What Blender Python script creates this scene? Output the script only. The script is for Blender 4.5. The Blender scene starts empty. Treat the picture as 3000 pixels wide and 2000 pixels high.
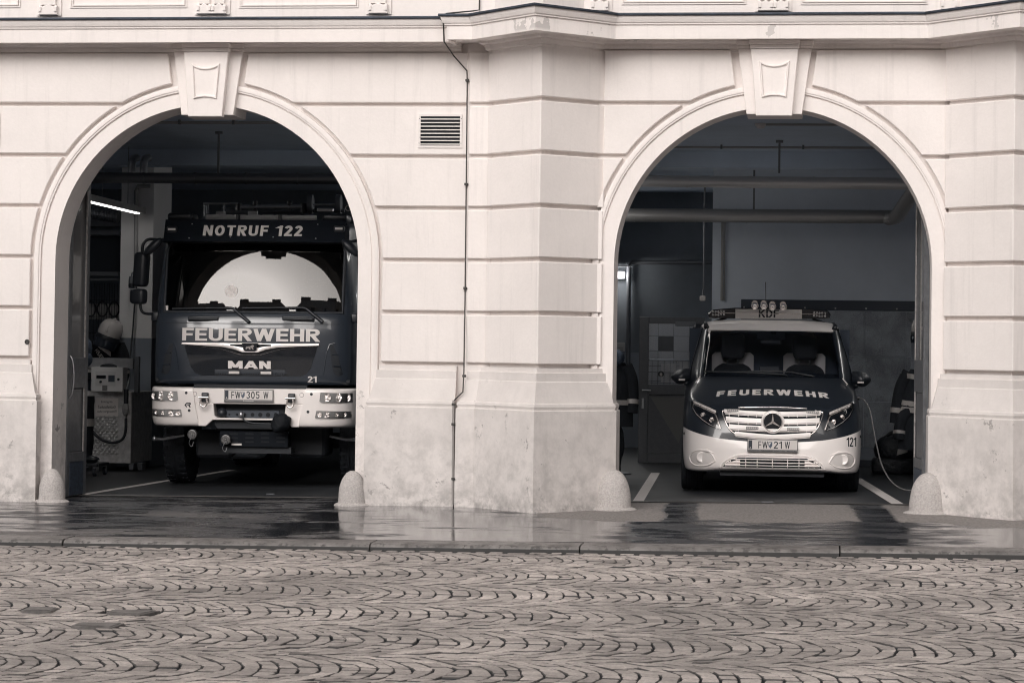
import bpy, bmesh, math, random
from mathutils import Vector, Matrix, noise

R = random.Random(11)
SC = bpy.context.scene
COL = SC.collection
rad = math.radians

# ------------------------------------------------------------------ camera
# World: X along the fire-station front (to the right), Y into the building, Z up. Camera above the origin.
CAM_Z, FPX = 1.6, 7083.0                       # 85 mm lens on a 36 mm sensor, 3000 px wide photograph
YAW, PITCH, ROLL = rad(7.4), rad(1.5), 0.0137
cam_data = bpy.data.cameras.new('camera')
cam = bpy.data.objects.new('camera', cam_data)
COL.objects.link(cam)
CAM_ROT = Matrix.Rotation(YAW, 3, 'Z') @ Matrix.Rotation(math.pi / 2 + PITCH, 3, 'X') @ Matrix.Rotation(ROLL, 3, 'Z')
CAM_LOC = Vector((0, 0, CAM_Z))
cam.matrix_world = Matrix.Translation(CAM_LOC) @ CAM_ROT.to_4x4()
PY0 = 1005 - FPX * math.tan(PITCH)             # the lens is shifted: level-ish verticals
cam_data.sensor_width = 36.0
cam_data.lens = 36.0 * FPX / 3000.0
cam_data.shift_y = (PY0 - 1000) / 3000.0
cam_data.clip_start, cam_data.clip_end = 0.1, 2000
cam_data.dof.use_dof = True
cam_data.dof.focus_distance = 24.6
cam_data.dof.aperture_fstop = 10.0
SC.camera = cam

# ------------------------------------------------------------------ sky, sun, exposure
SUN_EL, SUN_AZ = rad(15), rad(-11)             # high veiled sun, behind the camera and to its left
world = bpy.data.worlds.new('World')
SC.world = world
world.use_nodes = True
wn, wl = world.node_tree.nodes, world.node_tree.links
sky = wn.new('ShaderNodeTexSky')
sky.sky_type = 'NISHITA'
sky.sun_disc = False
sky.sun_elevation = SUN_EL
sky.sun_rotation = math.pi + SUN_AZ * -1
sky.air_density, sky.dust_density, sky.ozone_density = 1.0, 6.0, 1.0
hs = wn.new('ShaderNodeHueSaturation')         # veiled grey sky of a toned monochrome photograph
hs.inputs['Saturation'].default_value = 0.0
wt = wn.new('ShaderNodeMixRGB'); wt.blend_type = 'MULTIPLY'; wt.inputs[0].default_value = 1.0
wt.inputs[2].default_value = (1.0, 0.945, 0.915, 1)
wl.new(sky.outputs[0], hs.inputs['Color']); wl.new(hs.outputs[0], wt.inputs[1])
bg = wn['Background']
wl.new(wt.outputs[0], bg.inputs['Color'])
bg.inputs['Strength'].default_value = 0.085
sun_data = bpy.data.lights.new('sun', 'SUN')
sun_data.energy, sun_data.angle, sun_data.color = 1.5, rad(70), (1.0, 0.95, 0.91)
sun = bpy.data.objects.new('sun', sun_data)
COL.objects.link(sun)
sd = Vector((math.sin(SUN_AZ) * math.cos(SUN_EL), -math.cos(SUN_AZ) * math.cos(SUN_EL), math.sin(SUN_EL)))
sun.rotation_euler = sd.to_track_quat('Z', 'Y').to_euler()
sun.location = sd * 60
vs = SC.view_settings
vs.view_transform, vs.look, vs.exposure, vs.gamma = 'Standard', 'None', 1.29, 1.0
vs.use_curve_mapping = False
SC.render.engine = 'CYCLES'
SC.cycles.use_denoising = True
SC.cycles.filter_width = 1.1
SC.cycles.max_bounces = 8
SC.cycles.diffuse_bounces = 5
SC.cycles.glossy_bounces = 4
SC.cycles.transparent_max_bounces = 10
SC.cycles.sample_clamp_indirect = 4.0
SC.cycles.sample_clamp_direct = 1.5
SC.cycles.caustics_reflective = SC.cycles.caustics_refractive = False

# ------------------------------------------------------------------ measuring helpers
def ray(px, py):
    return CAM_ROT @ Vector(((px - 1500) / FPX, -(py - PY0) / FPX, -1))
def at_y(px, py, Y):
    """point of the place seen at a photograph pixel, on the vertical plane Y"""
    d = ray(px, py); return CAM_LOC + d * (Y / d.y)
def at_z(px, py, Z):
    d = ray(px, py); return CAM_LOC + d * ((Z - CAM_Z) / d.z)
def gz(x, y=24.0):
    """height of pavement and garage floor: rises to the right, falls to the kerb"""
    return 0.011 * (x + 3.2) - (0.014 * (23.6 - y) if y < 23.6 else 0)
def lerp(a, b, t): return a + (b - a) * t

# ------------------------------------------------------------------ materials
WARM, COOL, NEUT = (1.045, 0.985, 0.955), (0.74, 0.965, 1.36), (1.0, 0.985, 0.985)
MATS = {}
def mat(name, g, tint=WARM, rough=0.6, metal=0.0, spec=0.5, coat=0.0, bump=None, var=None, emit=None, dirt=None):
    """g: linear grey albedo; var=(scale, amount); bump=(scale, strength, distance); dirt=(scale, threshold, albedo)"""
    if name in MATS: return MATS[name]
    m = bpy.data.materials.new(name); m.use_nodes = True
    n, l = m.node_tree.nodes, m.node_tree.links
    b = n['Principled BSDF']
    c = tuple(g * t for t in tint) + (1,)
    b.inputs['Base Color'].default_value = c
    b.inputs['Roughness'].default_value = rough
    b.inputs['Metallic'].default_value = metal
    b.inputs['Specular IOR Level'].default_value = spec
    if coat:
        b.inputs['Coat Weight'].default_value = coat; b.inputs['Coat Roughness'].default_value = 0.05
    geo = n.new('ShaderNodeNewGeometry')
    src = None
    if var:
        t = n.new('ShaderNodeTexNoise'); t.inputs['Scale'].default_value = var[0]; t.inputs['Detail'].default_value = 6
        t.inputs['Roughness'].default_value = 0.65
        l.new(geo.outputs['Position'], t.inputs['Vector'])
        mr = n.new('ShaderNodeMapRange'); mr.inputs[1].default_value = 0.3; mr.inputs[2].default_value = 0.7
        mr.inputs[3].default_value = 1 - var[1]; mr.inputs[4].default_value = 1 + var[1]
        l.new(t.outputs[0], mr.inputs[0])
        mx = n.new('ShaderNodeMixRGB'); mx.blend_type = 'MULTIPLY'; mx.inputs[0].default_value = 1
        mx.inputs[1].default_value = c; l.new(mr.outputs[0], mx.inputs[2]); src = mx.outputs[0]
    if dirt:
        t = n.new('ShaderNodeTexNoise'); t.inputs['Scale'].default_value = dirt[0]; t.inputs['Detail'].default_value = 8
        t.inputs['Roughness'].default_value = 0.7
        l.new(geo.outputs['Position'], t.inputs['Vector'])
        mr = n.new('ShaderNodeMapRange'); mr.inputs[1].default_value = dirt[1]; mr.inputs[2].default_value = dirt[1] + 0.06
        l.new(t.outputs[0], mr.inputs[0])
        mx = n.new('ShaderNodeMixRGB'); l.new(mr.outputs[0], mx.inputs[0])
        if src: l.new(src, mx.inputs[1])
        else: mx.inputs[1].default_value = c
        mx.inputs[2].default_value = tuple(dirt[2] * t_ for t_ in tint) + (1,); src = mx.outputs[0]
    if src: l.new(src, b.inputs['Base Color'])
    if bump:
        t = n.new('ShaderNodeTexNoise'); t.inputs['Scale'].default_value = bump[0]; t.inputs['Detail'].default_value = 5
        l.new(geo.outputs['Position'], t.inputs['Vector'])
        bp = n.new('ShaderNodeBump'); bp.inputs['Strength'].default_value = bump[1]; bp.inputs['Distance'].default_value = bump[2]
        l.new(t.outputs[0], bp.inputs['Height']); l.new(bp.outputs[0], b.inputs['Normal'])
    if emit:
        b.inputs['Emission Color'].default_value = (1.0, 0.97, 0.93, 1); b.inputs['Emission Strength'].default_value = emit
    MATS[name] = m
    return m

def glass(name, ior, tint=(0.72, 0.75, 0.8), rough=0.0):
    if name in MATS: return MATS[name]
    m = bpy.data.materials.new(name); m.use_nodes = True
    n, l = m.node_tree.nodes, m.node_tree.links
    n.remove(n['Principled BSDF'])
    tr = n.new('ShaderNodeBsdfTransparent'); tr.inputs[0].default_value = (*tint, 1)
    gl = n.new('ShaderNodeBsdfGlossy'); gl.inputs['Roughness'].default_value = rough
    gl.inputs['Color'].default_value = (1, 0.98, 0.96, 1)
    fr = n.new('ShaderNodeFresnel'); fr.inputs[0].default_value = ior
    mx = n.new('ShaderNodeMixShader')
    l.new(fr.outputs[0], mx.inputs[0]); l.new(tr.outputs[0], mx.inputs[1]); l.new(gl.outputs[0], mx.inputs[2])
    l.new(mx.outputs[0], n['Material Output'].inputs[0])
    MATS[name] = m
    return m

def plaster_material(plinth=False):
    """painted stucco: fine float texture, faint blotches, dust, and paint flaking to grey render low down"""
    m = bpy.data.materials.new('painted stucco'); m.use_nodes = True
    n, l = m.node_tree.nodes, m.node_tree.links
    b = n['Principled BSDF']; b.inputs['Roughness'].default_value = 0.85; b.inputs['Specular IOR Level'].default_value = 0.25
    geo = n.new('ShaderNodeNewGeometry'); sep = n.new('ShaderNodeSeparateXYZ'); l.new(geo.outputs['Position'], sep.inputs[0])
    def nz(scale, detail=6, rough=0.6, vec=None):
        t = n.new('ShaderNodeTexNoise'); t.inputs['Scale'].default_value = scale; t.inputs['Detail'].default_value = detail
        t.inputs['Roughness'].default_value = rough; l.new(vec or geo.outputs['Position'], t.inputs['Vector']); return t.outputs[0]
    def mr(v, a, b_, c=0.0, d=1.0):
        t = n.new('ShaderNodeMapRange'); t.inputs[1].default_value = a; t.inputs[2].default_value = b_
        t.inputs[3].default_value = c; t.inputs[4].default_value = d; l.new(v, t.inputs[0]); return t.outputs[0]
    def mth(op, a, b_):
        t = n.new('ShaderNodeMath'); t.operation = op
        for i, v in enumerate((a, b_)):
            if isinstance(v, float): t.inputs[i].default_value = v
            else: l.new(v, t.inputs[i])
        return t.outputs[0]
    def mix(f, a, c2):
        t = n.new('ShaderNodeMixRGB'); l.new(f, t.inputs[0])
        if isinstance(a, tuple): t.inputs[1].default_value = a
        else: l.new(a, t.inputs[1])
        t.inputs[2].default_value = c2; return t.outputs[0]
    W = lambda g: (g * WARM[0], g * WARM[1], g * WARM[2], 1)
    base = mix(mr(nz(1.3, 5), 0.35, 0.7), W(0.80), W(0.73))
    base = mix(mr(nz(30.0, 6, .7), 0.35, 0.75, 0.0, 0.16), base, W(0.55))
    if plinth: base = mix(mr(nz(2.2, 6, .65), 0.3, 0.7, 0.45, 1.0), base, W(0.60))   # the plinth is mixed a shade greyer
    # rain streaks, stretched vertically
    vm = n.new('ShaderNodeVectorMath'); vm.operation = 'MULTIPLY'; vm.inputs[1].default_value = (9, 9, 0.5)
    l.new(geo.outputs['Position'], vm.inputs[0])
    streak = mr(nz(1.0, 6, 0.65, vm.outputs[0]), 0.54, 0.72)
    base = mix(mth('MULTIPLY', streak, 0.32), base, W(0.52))
    # grime on the splash zone
    low = mr(sep.outputs[2], 1.3, 0.0)
    base = mix(mth('MULTIPLY', low, mr(nz(5.5, 8, 0.7), 0.42, 0.64, 0.0, 0.9)), base, W(0.40))
    # flaked patches: many below knee height on the corner piers, few elsewhere
    fl = mr(nz(7.0, 9, 0.72), 0.60, 0.64)
    fl2 = mr(nz(1.6, 3), 0.46, 0.54)
    lowf = mr(sep.outputs[2], 1.35, 0.9)
    base = mix(mth('MULTIPLY', mth('MULTIPLY', fl, fl2), lowf), base, W(0.33))
    foot = mr(sep.outputs[2], 0.20, 0.02, 0.0, 1.0)
    base = mix(mth('MULTIPLY', foot, mr(nz(8.0, 8, 0.75), 0.44, 0.60)), base, W(0.33))
    # big paint losses high on the cornice face
    hi = mr(sep.outputs[2], 4.53, 4.56); hi2 = mr(sep.outputs[2], 4.665, 4.66); right = mr(sep.outputs[0], -3.2, -3.0)
    pl = mr(nz(2.6, 4, 0.6), 0.615, 0.625)
    base = mix(mth('MULTIPLY', mth('MULTIPLY', pl, right), mth('MULTIPLY', hi, hi2)), base, W(0.52))
    # soot under the cornice ledge and fly specks
    so = mr(nz(16.0, 8, 0.8), 0.66, 0.72)
    base = mix(mth('MULTIPLY', so, mr(nz(0.9, 2), 0.5, 0.62, 0.0, 0.6)), base, W(0.36))
    l.new(base, b.inputs['Base Color'])
    bp = n.new('ShaderNodeBump'); bp.inputs['Strength'].default_value = 0.35; bp.inputs['Distance'].default_value = 0.006
    h = mth('ADD', mth('MULTIPLY', nz(38.0, 4), 0.6), nz(6.0, 4))
    l.new(h, bp.inputs['Height']); l.new(bp.outputs[0], b.inputs['Normal'])
    return m
PLASTER = plaster_material()
PLINTHM = plaster_material(True)
# ------------------------------------------------------------------ objects and mesh helpers
def tag(o, label=None, cat=None, group=None, kind=None):
    if label: o['label'] = label
    if cat: o['category'] = cat
    if group: o['group'] = group
    if kind: o['kind'] = kind
    return o
def thing(name, label, cat, loc=(0, 0, 0), rot=(0, 0, 0), group=None):
    o = bpy.data.objects.new(name, None); COL.objects.link(o)
    o.empty_display_size = 0.1
    o.location = loc; o.rotation_euler = rot
    return tag(o, label, cat, group)
def link(name, me, m=None, parent=None):
    o = bpy.data.objects.new(name, me); COL.objects.link(o)
    if m is not None:
        if isinstance(m, (list, tuple)):
            for x in m: me.materials.append(x)
        elif not me.materials: me.materials.append(m)
    if parent: o.parent = parent
    return o
def copy_tree(o, parent=None):
    c = o.copy(); COL.objects.link(c); c.parent = parent
    for ch in list(o.children): copy_tree(ch, c)
    return c

class MB:
    """collects shapes that make up ONE mesh"""
    def __init__(s): s.v, s.f, s.mi = [], [], 0; s.fm = []
    def add(s, vs, fs):
        k = len(s.v); s.v += [tuple(p) for p in vs]
        for f in fs: s.f.append(tuple(i + k for i in f)); s.fm.append(s.mi)
        return s
    def box(s, x0, x1, y0, y1, z0, z1):
        vs = [(x, y, z) for z in (z0, z1) for y in (y0, y1) for x in (x0, x1)]
        return s.add(vs, [(0, 2, 3, 1), (4, 5, 7, 6), (0, 1, 5, 4), (2, 6, 7, 3), (0, 4, 6, 2), (1, 3, 7, 5)])
    def cbox(s, c, d): return s.box(c[0] - d[0] / 2, c[0] + d[0] / 2, c[1] - d[1] / 2, c[1] + d[1] / 2, c[2] - d[2] / 2, c[2] + d[2] / 2)
    def prism(s, poly, y0, y1, ch=0.0):
        """poly: (x, z) outline; front face at y0 (towards the street), back at y1; ch: chamfer of the front edge"""
        A = sum(poly[i][0] * poly[(i + 1) % len(poly)][1] - poly[(i + 1) % len(poly)][0] * poly[i][1] for i in range(len(poly)))
        if A < 0: poly = poly[::-1]
        n = len(poly)
        fr = inset(poly, ch) if ch else poly
        vs = [(x, y0, z) for x, z in fr] + [(x, y1, z) for x, z in poly]
        fs = [tuple(range(n)), tuple(range(2 * n - 1, n - 1, -1))]
        if ch:
            vs += [(x, y0 + ch, z) for x, z in poly]
            for i in range(n):
                j = (i + 1) % n
                fs += [(i, 2 * n + i, 2 * n + j, j), (2 * n + i, n + i, n + j, 2 * n + j)]
        else:
            for i in range(n):
                j = (i + 1) % n; fs.append((i, n + i, n + j, j))
        return s.add(vs, fs)
    def vprism(s, poly, z0, z1):
        """poly: (x, y) plan outline, extruded vertically"""
        A = sum(poly[i][0] * poly[(i + 1) % len(poly)][1] - poly[(i + 1) % len(poly)][0] * poly[i][1] for i in range(len(poly)))
        if A < 0: poly = poly[::-1]
        n = len(poly)
        vs = [(x, y, z0) for x, y in poly] + [(x, y, z1) for x, y in poly]
        fs = [tuple(range(n - 1, -1, -1)), tuple(range(n, 2 * n))]
        for i in range(n):
            j = (i + 1) % n; fs.append((i, j, n + j, n + i))
        return s.add(vs, fs)
    def tube(s, pts, r, n=10, cap=True):
        pts = [Vector(p) for p in pts]
        rs = r if isinstance(r, (list, tuple)) else [r] * len(pts)
        vs, fs = [], []
        up = None
        for i, p in enumerate(pts):
            t = (pts[min(i + 1, len(pts) - 1)] - pts[max(i - 1, 0)]).normalized()
            if up is None: up = t.orthogonal().normalized()
            up = (up - t * up.dot(t))
            up = up.normalized() if up.length > 1e-6 else t.orthogonal().normalized()
            w = t.cross(up)
            for k in range(n):
                a = 2 * math.pi * k / n
                vs.append(p + (up * math.cos(a) + w * math.sin(a)) * rs[i])
        for i in range(len(pts) - 1):
            for k in range(n):
                k2 = (k + 1) % n
                fs.append((i * n + k, i * n + k2, (i + 1) * n + k2, (i + 1) * n + k))
        if cap:
            fs.append(tuple(range(n - 1, -1, -1))); m = (len(pts) - 1) * n; fs.append(tuple(range(m, m + n)))
        return s.add(vs, fs)
    def lathe(s, prof, n=20, c=(0, 0, 0), axis='Z', sx=1.0, sy=1.0):
        """prof: (radius, height) along the axis"""
        vs, fs = [], []
        for r, h in prof:
            for k in range(n):
                a = 2 * math.pi * k / n; u, w = r * math.cos(a) * sx, r * math.sin(a) * sy
                p = {'Z': (u, w, h), 'Y': (u, h, -w), 'X': (h, u, w)}[axis]
                vs.append((p[0] + c[0], p[1] + c[1], p[2] + c[2]))
        for i in range(len(prof) - 1):
            for k in range(n):
                k2 = (k + 1) % n
                fs.append((i * n + k, i * n + k2, (i + 1) * n + k2, (i + 1) * n + k))
        fs.append(tuple(range(n - 1, -1, -1))); m = (len(prof) - 1) * n; fs.append(tuple(range(m, m + n)))
        return s.add(vs, fs)
    def ball(s, c, r, n=14, m=8):
        r = r if isinstance(r, (list, tuple)) else (r, r, r)
        prof = [(max(1e-4, math.sin(math.pi * i / m)), -math.cos(math.pi * i / m)) for i in range(m + 1)]
        k = len(s.v); s.lathe(prof, n)
        for i in range(k, len(s.v)):
            x, y, z = s.v[i]; s.v[i] = (c[0] + x * r[0], c[1] + y * r[1], c[2] + z * r[2])
        return s
    def grid(s, rows, flip=False, closed=False):
        n = len(rows[0]); vs = [p for r in rows for p in r]; fs = []
        for i in range(len(rows) - 1):
            for k in range(n - (0 if closed else 1)):
                k2 = (k + 1) % n
                q = (i * n + k, i * n + k2, (i + 1) * n + k2, (i + 1) * n + k)
                fs.append(q[::-1] if flip else q)
        return s.add(vs, fs)
    def sweep(s, path, prof, closed_prof=False):
        """profile (out, z) swept along a plan polyline; 'out' is to the right of the walking direction, mitred"""
        P = [Vector((p[0], p[1])) for p in path]
        rows = []
        for i, p in enumerate(P):
            d1 = (P[i] - P[i - 1]).normalized() if i > 0 else None
            d2 = (P[i + 1] - P[i]).normalized() if i < len(P) - 1 else None
            n1 = Vector((d1.y, -d1.x)) if d1 else None
            n2 = Vector((d2.y, -d2.x)) if d2 else None
            if n1 is None: m = n2
            elif n2 is None: m = n1
            else:
                m = (n1 + n2); m = m / max(0.2, m.length_squared) * 2 if m.length > 1e-6 else n1
            rows.append([(p.x + m.x * o, p.y + m.y * o, z) for o, z in prof])
        s.grid(rows, flip=True)
        for r in (0, len(rows) - 1):
            k = len(s.v); s.v += [tuple(q) for q in rows[r]]
            f = tuple(range(k, k + len(prof))); s.f.append(f if r else f[::-1]); s.fm.append(s.mi)
        return s
    def xf(s, M, k=0):
        for i in range(k, len(s.v)): s.v[i] = tuple(M @ Vector(s.v[i]))
        return s
    def mesh(s, bevel=0.0, smooth=None, seg=1, fix=True, weld=False):
        me = bpy.data.meshes.new('mesh')
        me.from_pydata(s.v, [], s.f)
        me.polygons.foreach_set('material_index', s.fm)
        bm = bmesh.new(); bm.from_mesh(me)
        if weld: bmesh.ops.remove_doubles(bm, verts=bm.verts, dist=1e-5)
        if fix: bmesh.ops.recalc_face_normals(bm, faces=bm.faces)
        if bevel:
            es = [e for e in bm.edges if len(e.link_faces) == 2 and e.calc_face_angle(0) > 0.5]
            bmesh.ops.bevel(bm, geom=es, offset=bevel, segments=seg, profile=0.5, affect='EDGES', clamp_overlap=True)
        if smooth is not None:
            a = rad(smooth)
            for f in bm.faces: f.smooth = True
            for e in bm.edges: e.smooth = len(e.link_faces) == 2 and e.calc_face_angle(0) < a
        bm.to_mesh(me); bm.free()
        return me
    def build(s, name, m=None, parent=None, bevel=0.0, smooth=None, seg=1, fix=True, weld=False):
        return link(name, s.mesh(bevel, smooth, seg, fix, weld), m, parent)

def inset(poly, d):
    n = len(poly); out = []
    for i in range(n):
        p0, p1, p2 = Vector(poly[i - 1]), Vector(poly[i]), Vector(poly[(i + 1) % n])
        a, b = (p1 - p0), (p2 - p1)
        a = a.normalized() if a.length > 1e-9 else b.normalized()
        b = b.normalized() if b.length > 1e-9 else a
        n1, n2 = Vector((-a.y, a.x)), Vector((-b.y, b.x))
        m = n1 + n2; m = m / max(0.35, m.length_squared) * 2
        out.append((p1.x + m.x * d, p1.y + m.y * d))
    return out
def arc(cx, cz, r, a0, a1, n):
    return [(cx + r * math.cos(rad(lerp(a0, a1, i / n))), cz + r * math.sin(rad(lerp(a0, a1, i / n)))) for i in range(n + 1)]
def crom(pts, n):
    """Catmull-Rom through points, n samples per span"""
    P = [Vector(p) for p in pts]; out = []
    for i in range(len(P) - 1):
        p0 = P[i - 1] if i else P[0] * 2 - P[1]
        p1, p2 = P[i], P[i + 1]
        p3 = P[i + 2] if i + 2 < len(P) else P[-1] * 2 - P[-2]
        for k in range(n):
            t = k / n
            out.append(0.5 * ((2 * p1) + (p2 - p0) * t + (2 * p0 - 5 * p1 + 4 * p2 - p3) * t * t + (3 * p1 - p0 - 3 * p2 + p3) * t ** 3))
    out.append(P[-1]); return out
def skin(rows, nu=4, nv=4):
    """smooth surface through rows of control points"""
    rs = [crom(r, nu) for r in rows]
    cols = [crom([r[k] for r in rs], nv) for k in range(len(rs[0]))]
    return [[cols[k][i] for k in range(len(cols))] for i in range(len(cols[0]))]
def mirror_row(half):
    """half row from the centre line (x=0) outwards -> full row from -x to +x"""
    return [Vector((-p[0], p[1], p[2])) for p in half[:0:-1]] + [Vector(p) for p in half]
def shell(name, rows, m, parent, thick=0.012, smooth=50, nu=4, nv=4, mirror=True):
    g = skin([mirror_row(r) if mirror else r for r in rows], nu, nv)
    me = bpy.data.meshes.new('mesh')
    mb = MB().grid(g); me.from_pydata(mb.v, [], mb.f)
    bm = bmesh.new(); bm.from_mesh(me)
    # outward = towards -y
    c = sum((f.normal.y * f.calc_area() for f in bm.faces))
    if c > 0: bmesh.ops.reverse_faces(bm, faces=bm.faces)
    if thick:
        bmesh.ops.solidify(bm, geom=bm.faces[:], thickness=thick)
    for f in bm.faces: f.smooth = True
    for e in bm.edges: e.smooth = len(e.link_faces) == 2 and e.calc_face_angle(0) < rad(smooth)
    bm.to_mesh(me); bm.free()
    return link(name, me, m, parent)

def text_mesh(body, w, h, depth=0.002, bold=0.012, fn=None, slant=0.0, spacing=1.0):
    """lettering stretched to w x h, centred, facing -Y; fn(x, z) -> point lays it on a surface"""
    cu = bpy.data.curves.new('t', 'FONT'); cu.body = body; cu.size = 1; cu.offset = bold; cu.extrude = 0.01
    cu.space_character = spacing; cu.resolution_u = 3
    o = bpy.data.objects.new('t', cu); COL.objects.link(o)
    bpy.context.view_layer.update()
    me = bpy.data.meshes.new_from_object(o.evaluated_get(bpy.context.evaluated_depsgraph_get()))
    bpy.data.objects.remove(o); bpy.data.curves.remove(cu)
    xs = [v.co.x for v in me.vertices]; ys = [v.co.y for v in me.vertices]
    x0, x1, y0, y1 = min(xs), max(xs), min(ys), max(ys)
    for v in me.vertices:
        u = ((v.co.x - x0) / (x1 - x0) - 0.5) * w; t = ((v.co.y - y0) / (y1 - y0) - 0.5) * h
        e = -depth if v.co.z > 0 else 0.0
        u += slant * t
        if fn:
            p = fn(u, t); v.co = (p[0], p[1] + e, p[2])
        else: v.co = (u, e, t)
    return me
def lettering(name, body, w, h, loc, m, parent, **k):
    o = link(name, text_mesh(body, w, h, **k), m, parent); o.location = loc
    return o
# ------------------------------------------------------------------ block lettering drawn as strokes
def _arc(cx, cz, rx, rz_, a0, a1, n=10): return [(cx + rx * math.cos(rad(lerp(a0, a1, i / n))), cz + rz_ * math.sin(rad(lerp(a0, a1, i / n)))) for i in range(n + 1)]
def glyph(ch, t):
    """centre lines of a bold grotesque capital, cap height 1, stroke t -> (width, strokes)"""
    h = t / 2; k = t * .86                     # k: horizontal bars a little thinner
    b = k / 2
    if ch == 'F': return .60, [[(h, 0), (h, 1)], [(h, 1 - b), (.60, 1 - b)], [(h, .50), (.55, .50)]]
    if ch == 'E': return .62, [[(h, 0), (h, 1)], [(h, 1 - b), (.62, 1 - b)], [(h, .51), (.58, .51)], [(h, b), (.62, b)]]
    if ch == 'H': w = .72; return w, [[(h, 0), (h, 1)], [(w - h, 0), (w - h, 1)], [(h, .51), (w - h, .51)]]
    if ch == 'T': w = .66; return w, [[(w / 2, 0), (w / 2, 1 - k)], [(0, 1 - b), (w, 1 - b)]]
    if ch == 'U': w = .72; r = w / 2 - h; return w, [[(h, 1)] + _arc(w / 2, .30, r, .30 - b, 180, 360) + [(w - h, 1)]]
    if ch == 'R': w = .70; return w, [[(h, 0), (h, 1)], [(h, 1 - b), (w * .55, 1 - b)] + _arc(w * .58, .725, w * .42 - h, .275 - b, 90, -90, 10)[1:] + [(h, .45 + b * .5)], [(w * .50, .46), (w - h * .9, 0)]]
    if ch == 'W': w = 1.08; return w, [[(h * .9, 1), (.28 * w, 0)], [(.27 * w, 0), (.5 * w, 1)], [(.5 * w, 1), (.73 * w, 0)], [(.72 * w, 0), (w - h * .9, 1)]]
    if ch == 'N': w = .74; return w, [[(h, 0), (h, 1)], [(w - h, 0), (w - h, 1)], [(h * .9, 1), (w - h * .9, 0)]]
    if ch == 'M': w = .95; return w, [[(h, 0), (h, 1)], [(w - h, 0), (w - h, 1)], [(h, 1), (w / 2, .12)], [(w - h, 1), (w / 2, .12)]]
    if ch == 'A': w = .88; return w, [[(h * .8, 0), (w / 2, 1)], [(w - h * .8, 0), (w / 2, 1)], [(.22 * w, .27), (.78 * w, .27)]]
    if ch == 'K': w = .70; return w, [[(h, 0), (h, 1)], [(h, .42), (w - h * .8, 1)], [(w * .40, .55), (w - h * .7, 0)]]
    if ch == 'D': w = .70; return w, [[(h, 0), (h, 1)], [(h, 1 - b), (w * .42, 1 - b)] + _arc(w * .42, .5, w * .58 - h, .5 - b, 90, -90, 12)[1:] + [(h, b)]]
    if ch in 'O0': w = .76 if ch == 'O' else .60; return w, [_arc(w / 2, .5, w / 2 - h, .5 - b, 90, 450, 24)]
    if ch == '1': w = .38; return w, [[(w - h, 0), (w - h, 1)], [(0, .74), (w - h, .93)]]
    if ch == '2': w = .60; return w, [_arc(w / 2, .70, w / 2 - h, .30 - b, 170, -25, 12) + [(h * 1.1, b * 1.4)], [(0, b), (w, b)]]
    if ch == '3': w = .60; return w, [_arc(w / 2, .74, w / 2 - h, .26 - b, 165, -80, 12), _arc(w / 2, .27, w / 2 - h, .27 - b, 85, -165, 12)]
    if ch == '5': w = .60; return w, [[(w - .03, 1 - b), (h * 1.2, 1 - b), (h, .52)], _arc(w / 2 - .01, .33, w / 2 - h + .01, .33 - b, 125, -160, 14)]
    return .35, []
def block_text(body, w, h, depth=.003, fn=None, t=.21, gap=.13, slant=0.0, sub=4):
    """strokes stretched to w x h, centred, facing -Y; fn(x, z) -> point lays them on a surface"""
    x = 0; strokes = []
    for ch in body:
        gw, ss = glyph(ch, t)
        strokes += [([(px + x, pz) for px, pz in s], ch) for s in ss]; x += gw + gap
    W = x - gap; mb = MB()
    for si, (s, ch) in enumerate(strokes):
        P = []
        for a, b in zip(s[:-1], s[1:]):
            n = max(1, int(math.hypot(b[0] - a[0], b[1] - a[1]) / .3)) if len(s) < 4 else 1
            P += [Vector((lerp(a[0], b[0], k / n), lerp(a[1], b[1], k / n))) for k in range(n)]
        P.append(Vector(s[-1]))
        rows_f = []
        for i, p in enumerate(P):
            d1 = (P[i] - P[i - 1]).normalized() if i else None
            d2 = (P[i + 1] - P[i]).normalized() if i < len(P) - 1 else None
            d = ((d1 or d2) + (d2 or d1)).normalized()
            hw = t / 2 * (1 if abs(d.y) > .7 else lerp(.86, 1, abs(d.y) / .7)); nn = Vector((-d.y, d.x)) * hw
            diag = .25 < abs(d.y) < .97 and len(s) == 2
            if diag: nn = Vector((-hw / abs(d.y) * (1 if d.y > 0 else -1), 0))   # slanting strokes end on the line
            row = []
            for q in (p + nn, p - nn):
                u, v = (q.x / W - .5) * w, (min(1, max(0, q.y)) - .5) * h
                u += slant * v
                e = depth + .00025 * (si % 3)
                if fn: r = fn(u, v); row += [(r[0], r[1] - e, r[2])]
                else: row += [(u, -e, v)]
            rows_f.append(row)
        rows = [[(r[0][0], r[0][1] + depth, r[0][2]), r[0], r[1], (r[1][0], r[1][1] + depth, r[1][2])] for r in rows_f]
        mb.grid(rows)
        for r in (rows[0], rows[-1]): mb.add(r, [(0, 1, 2, 3)])
    return mb.mesh()
# ------------------------------------------------------------------ the fire station front
YL, YR = 23.64, 23.47                       # groove planes of the left and the right wall
JOINTS = [3.967, 3.453, 2.941, 2.426, 1.910, 1.403]
GROOVE, PROUD = 0.042, 0.066
ARCH_L = dict(xc=-6.165, r=1.555, zs=2.39)
ARCH_R = dict(xc=-0.521, r=1.525, zs=2.385)
ZTOP = 4.46
building = thing('fire_station', 'cream stucco fire station front with two arched vehicle bays', 'building', (-2.7, 23.6, 0))
def part(mb, name, m=None, parent=None, **k):
    """part in world coordinates under the building"""
    p = parent or building
    o = mb.build(name, m or PLASTER, p, **k)
    off = Vector((0, 0, 0)); q = p
    while q: off += q.location; q = q.parent
    o.location = -off
    return o

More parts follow.
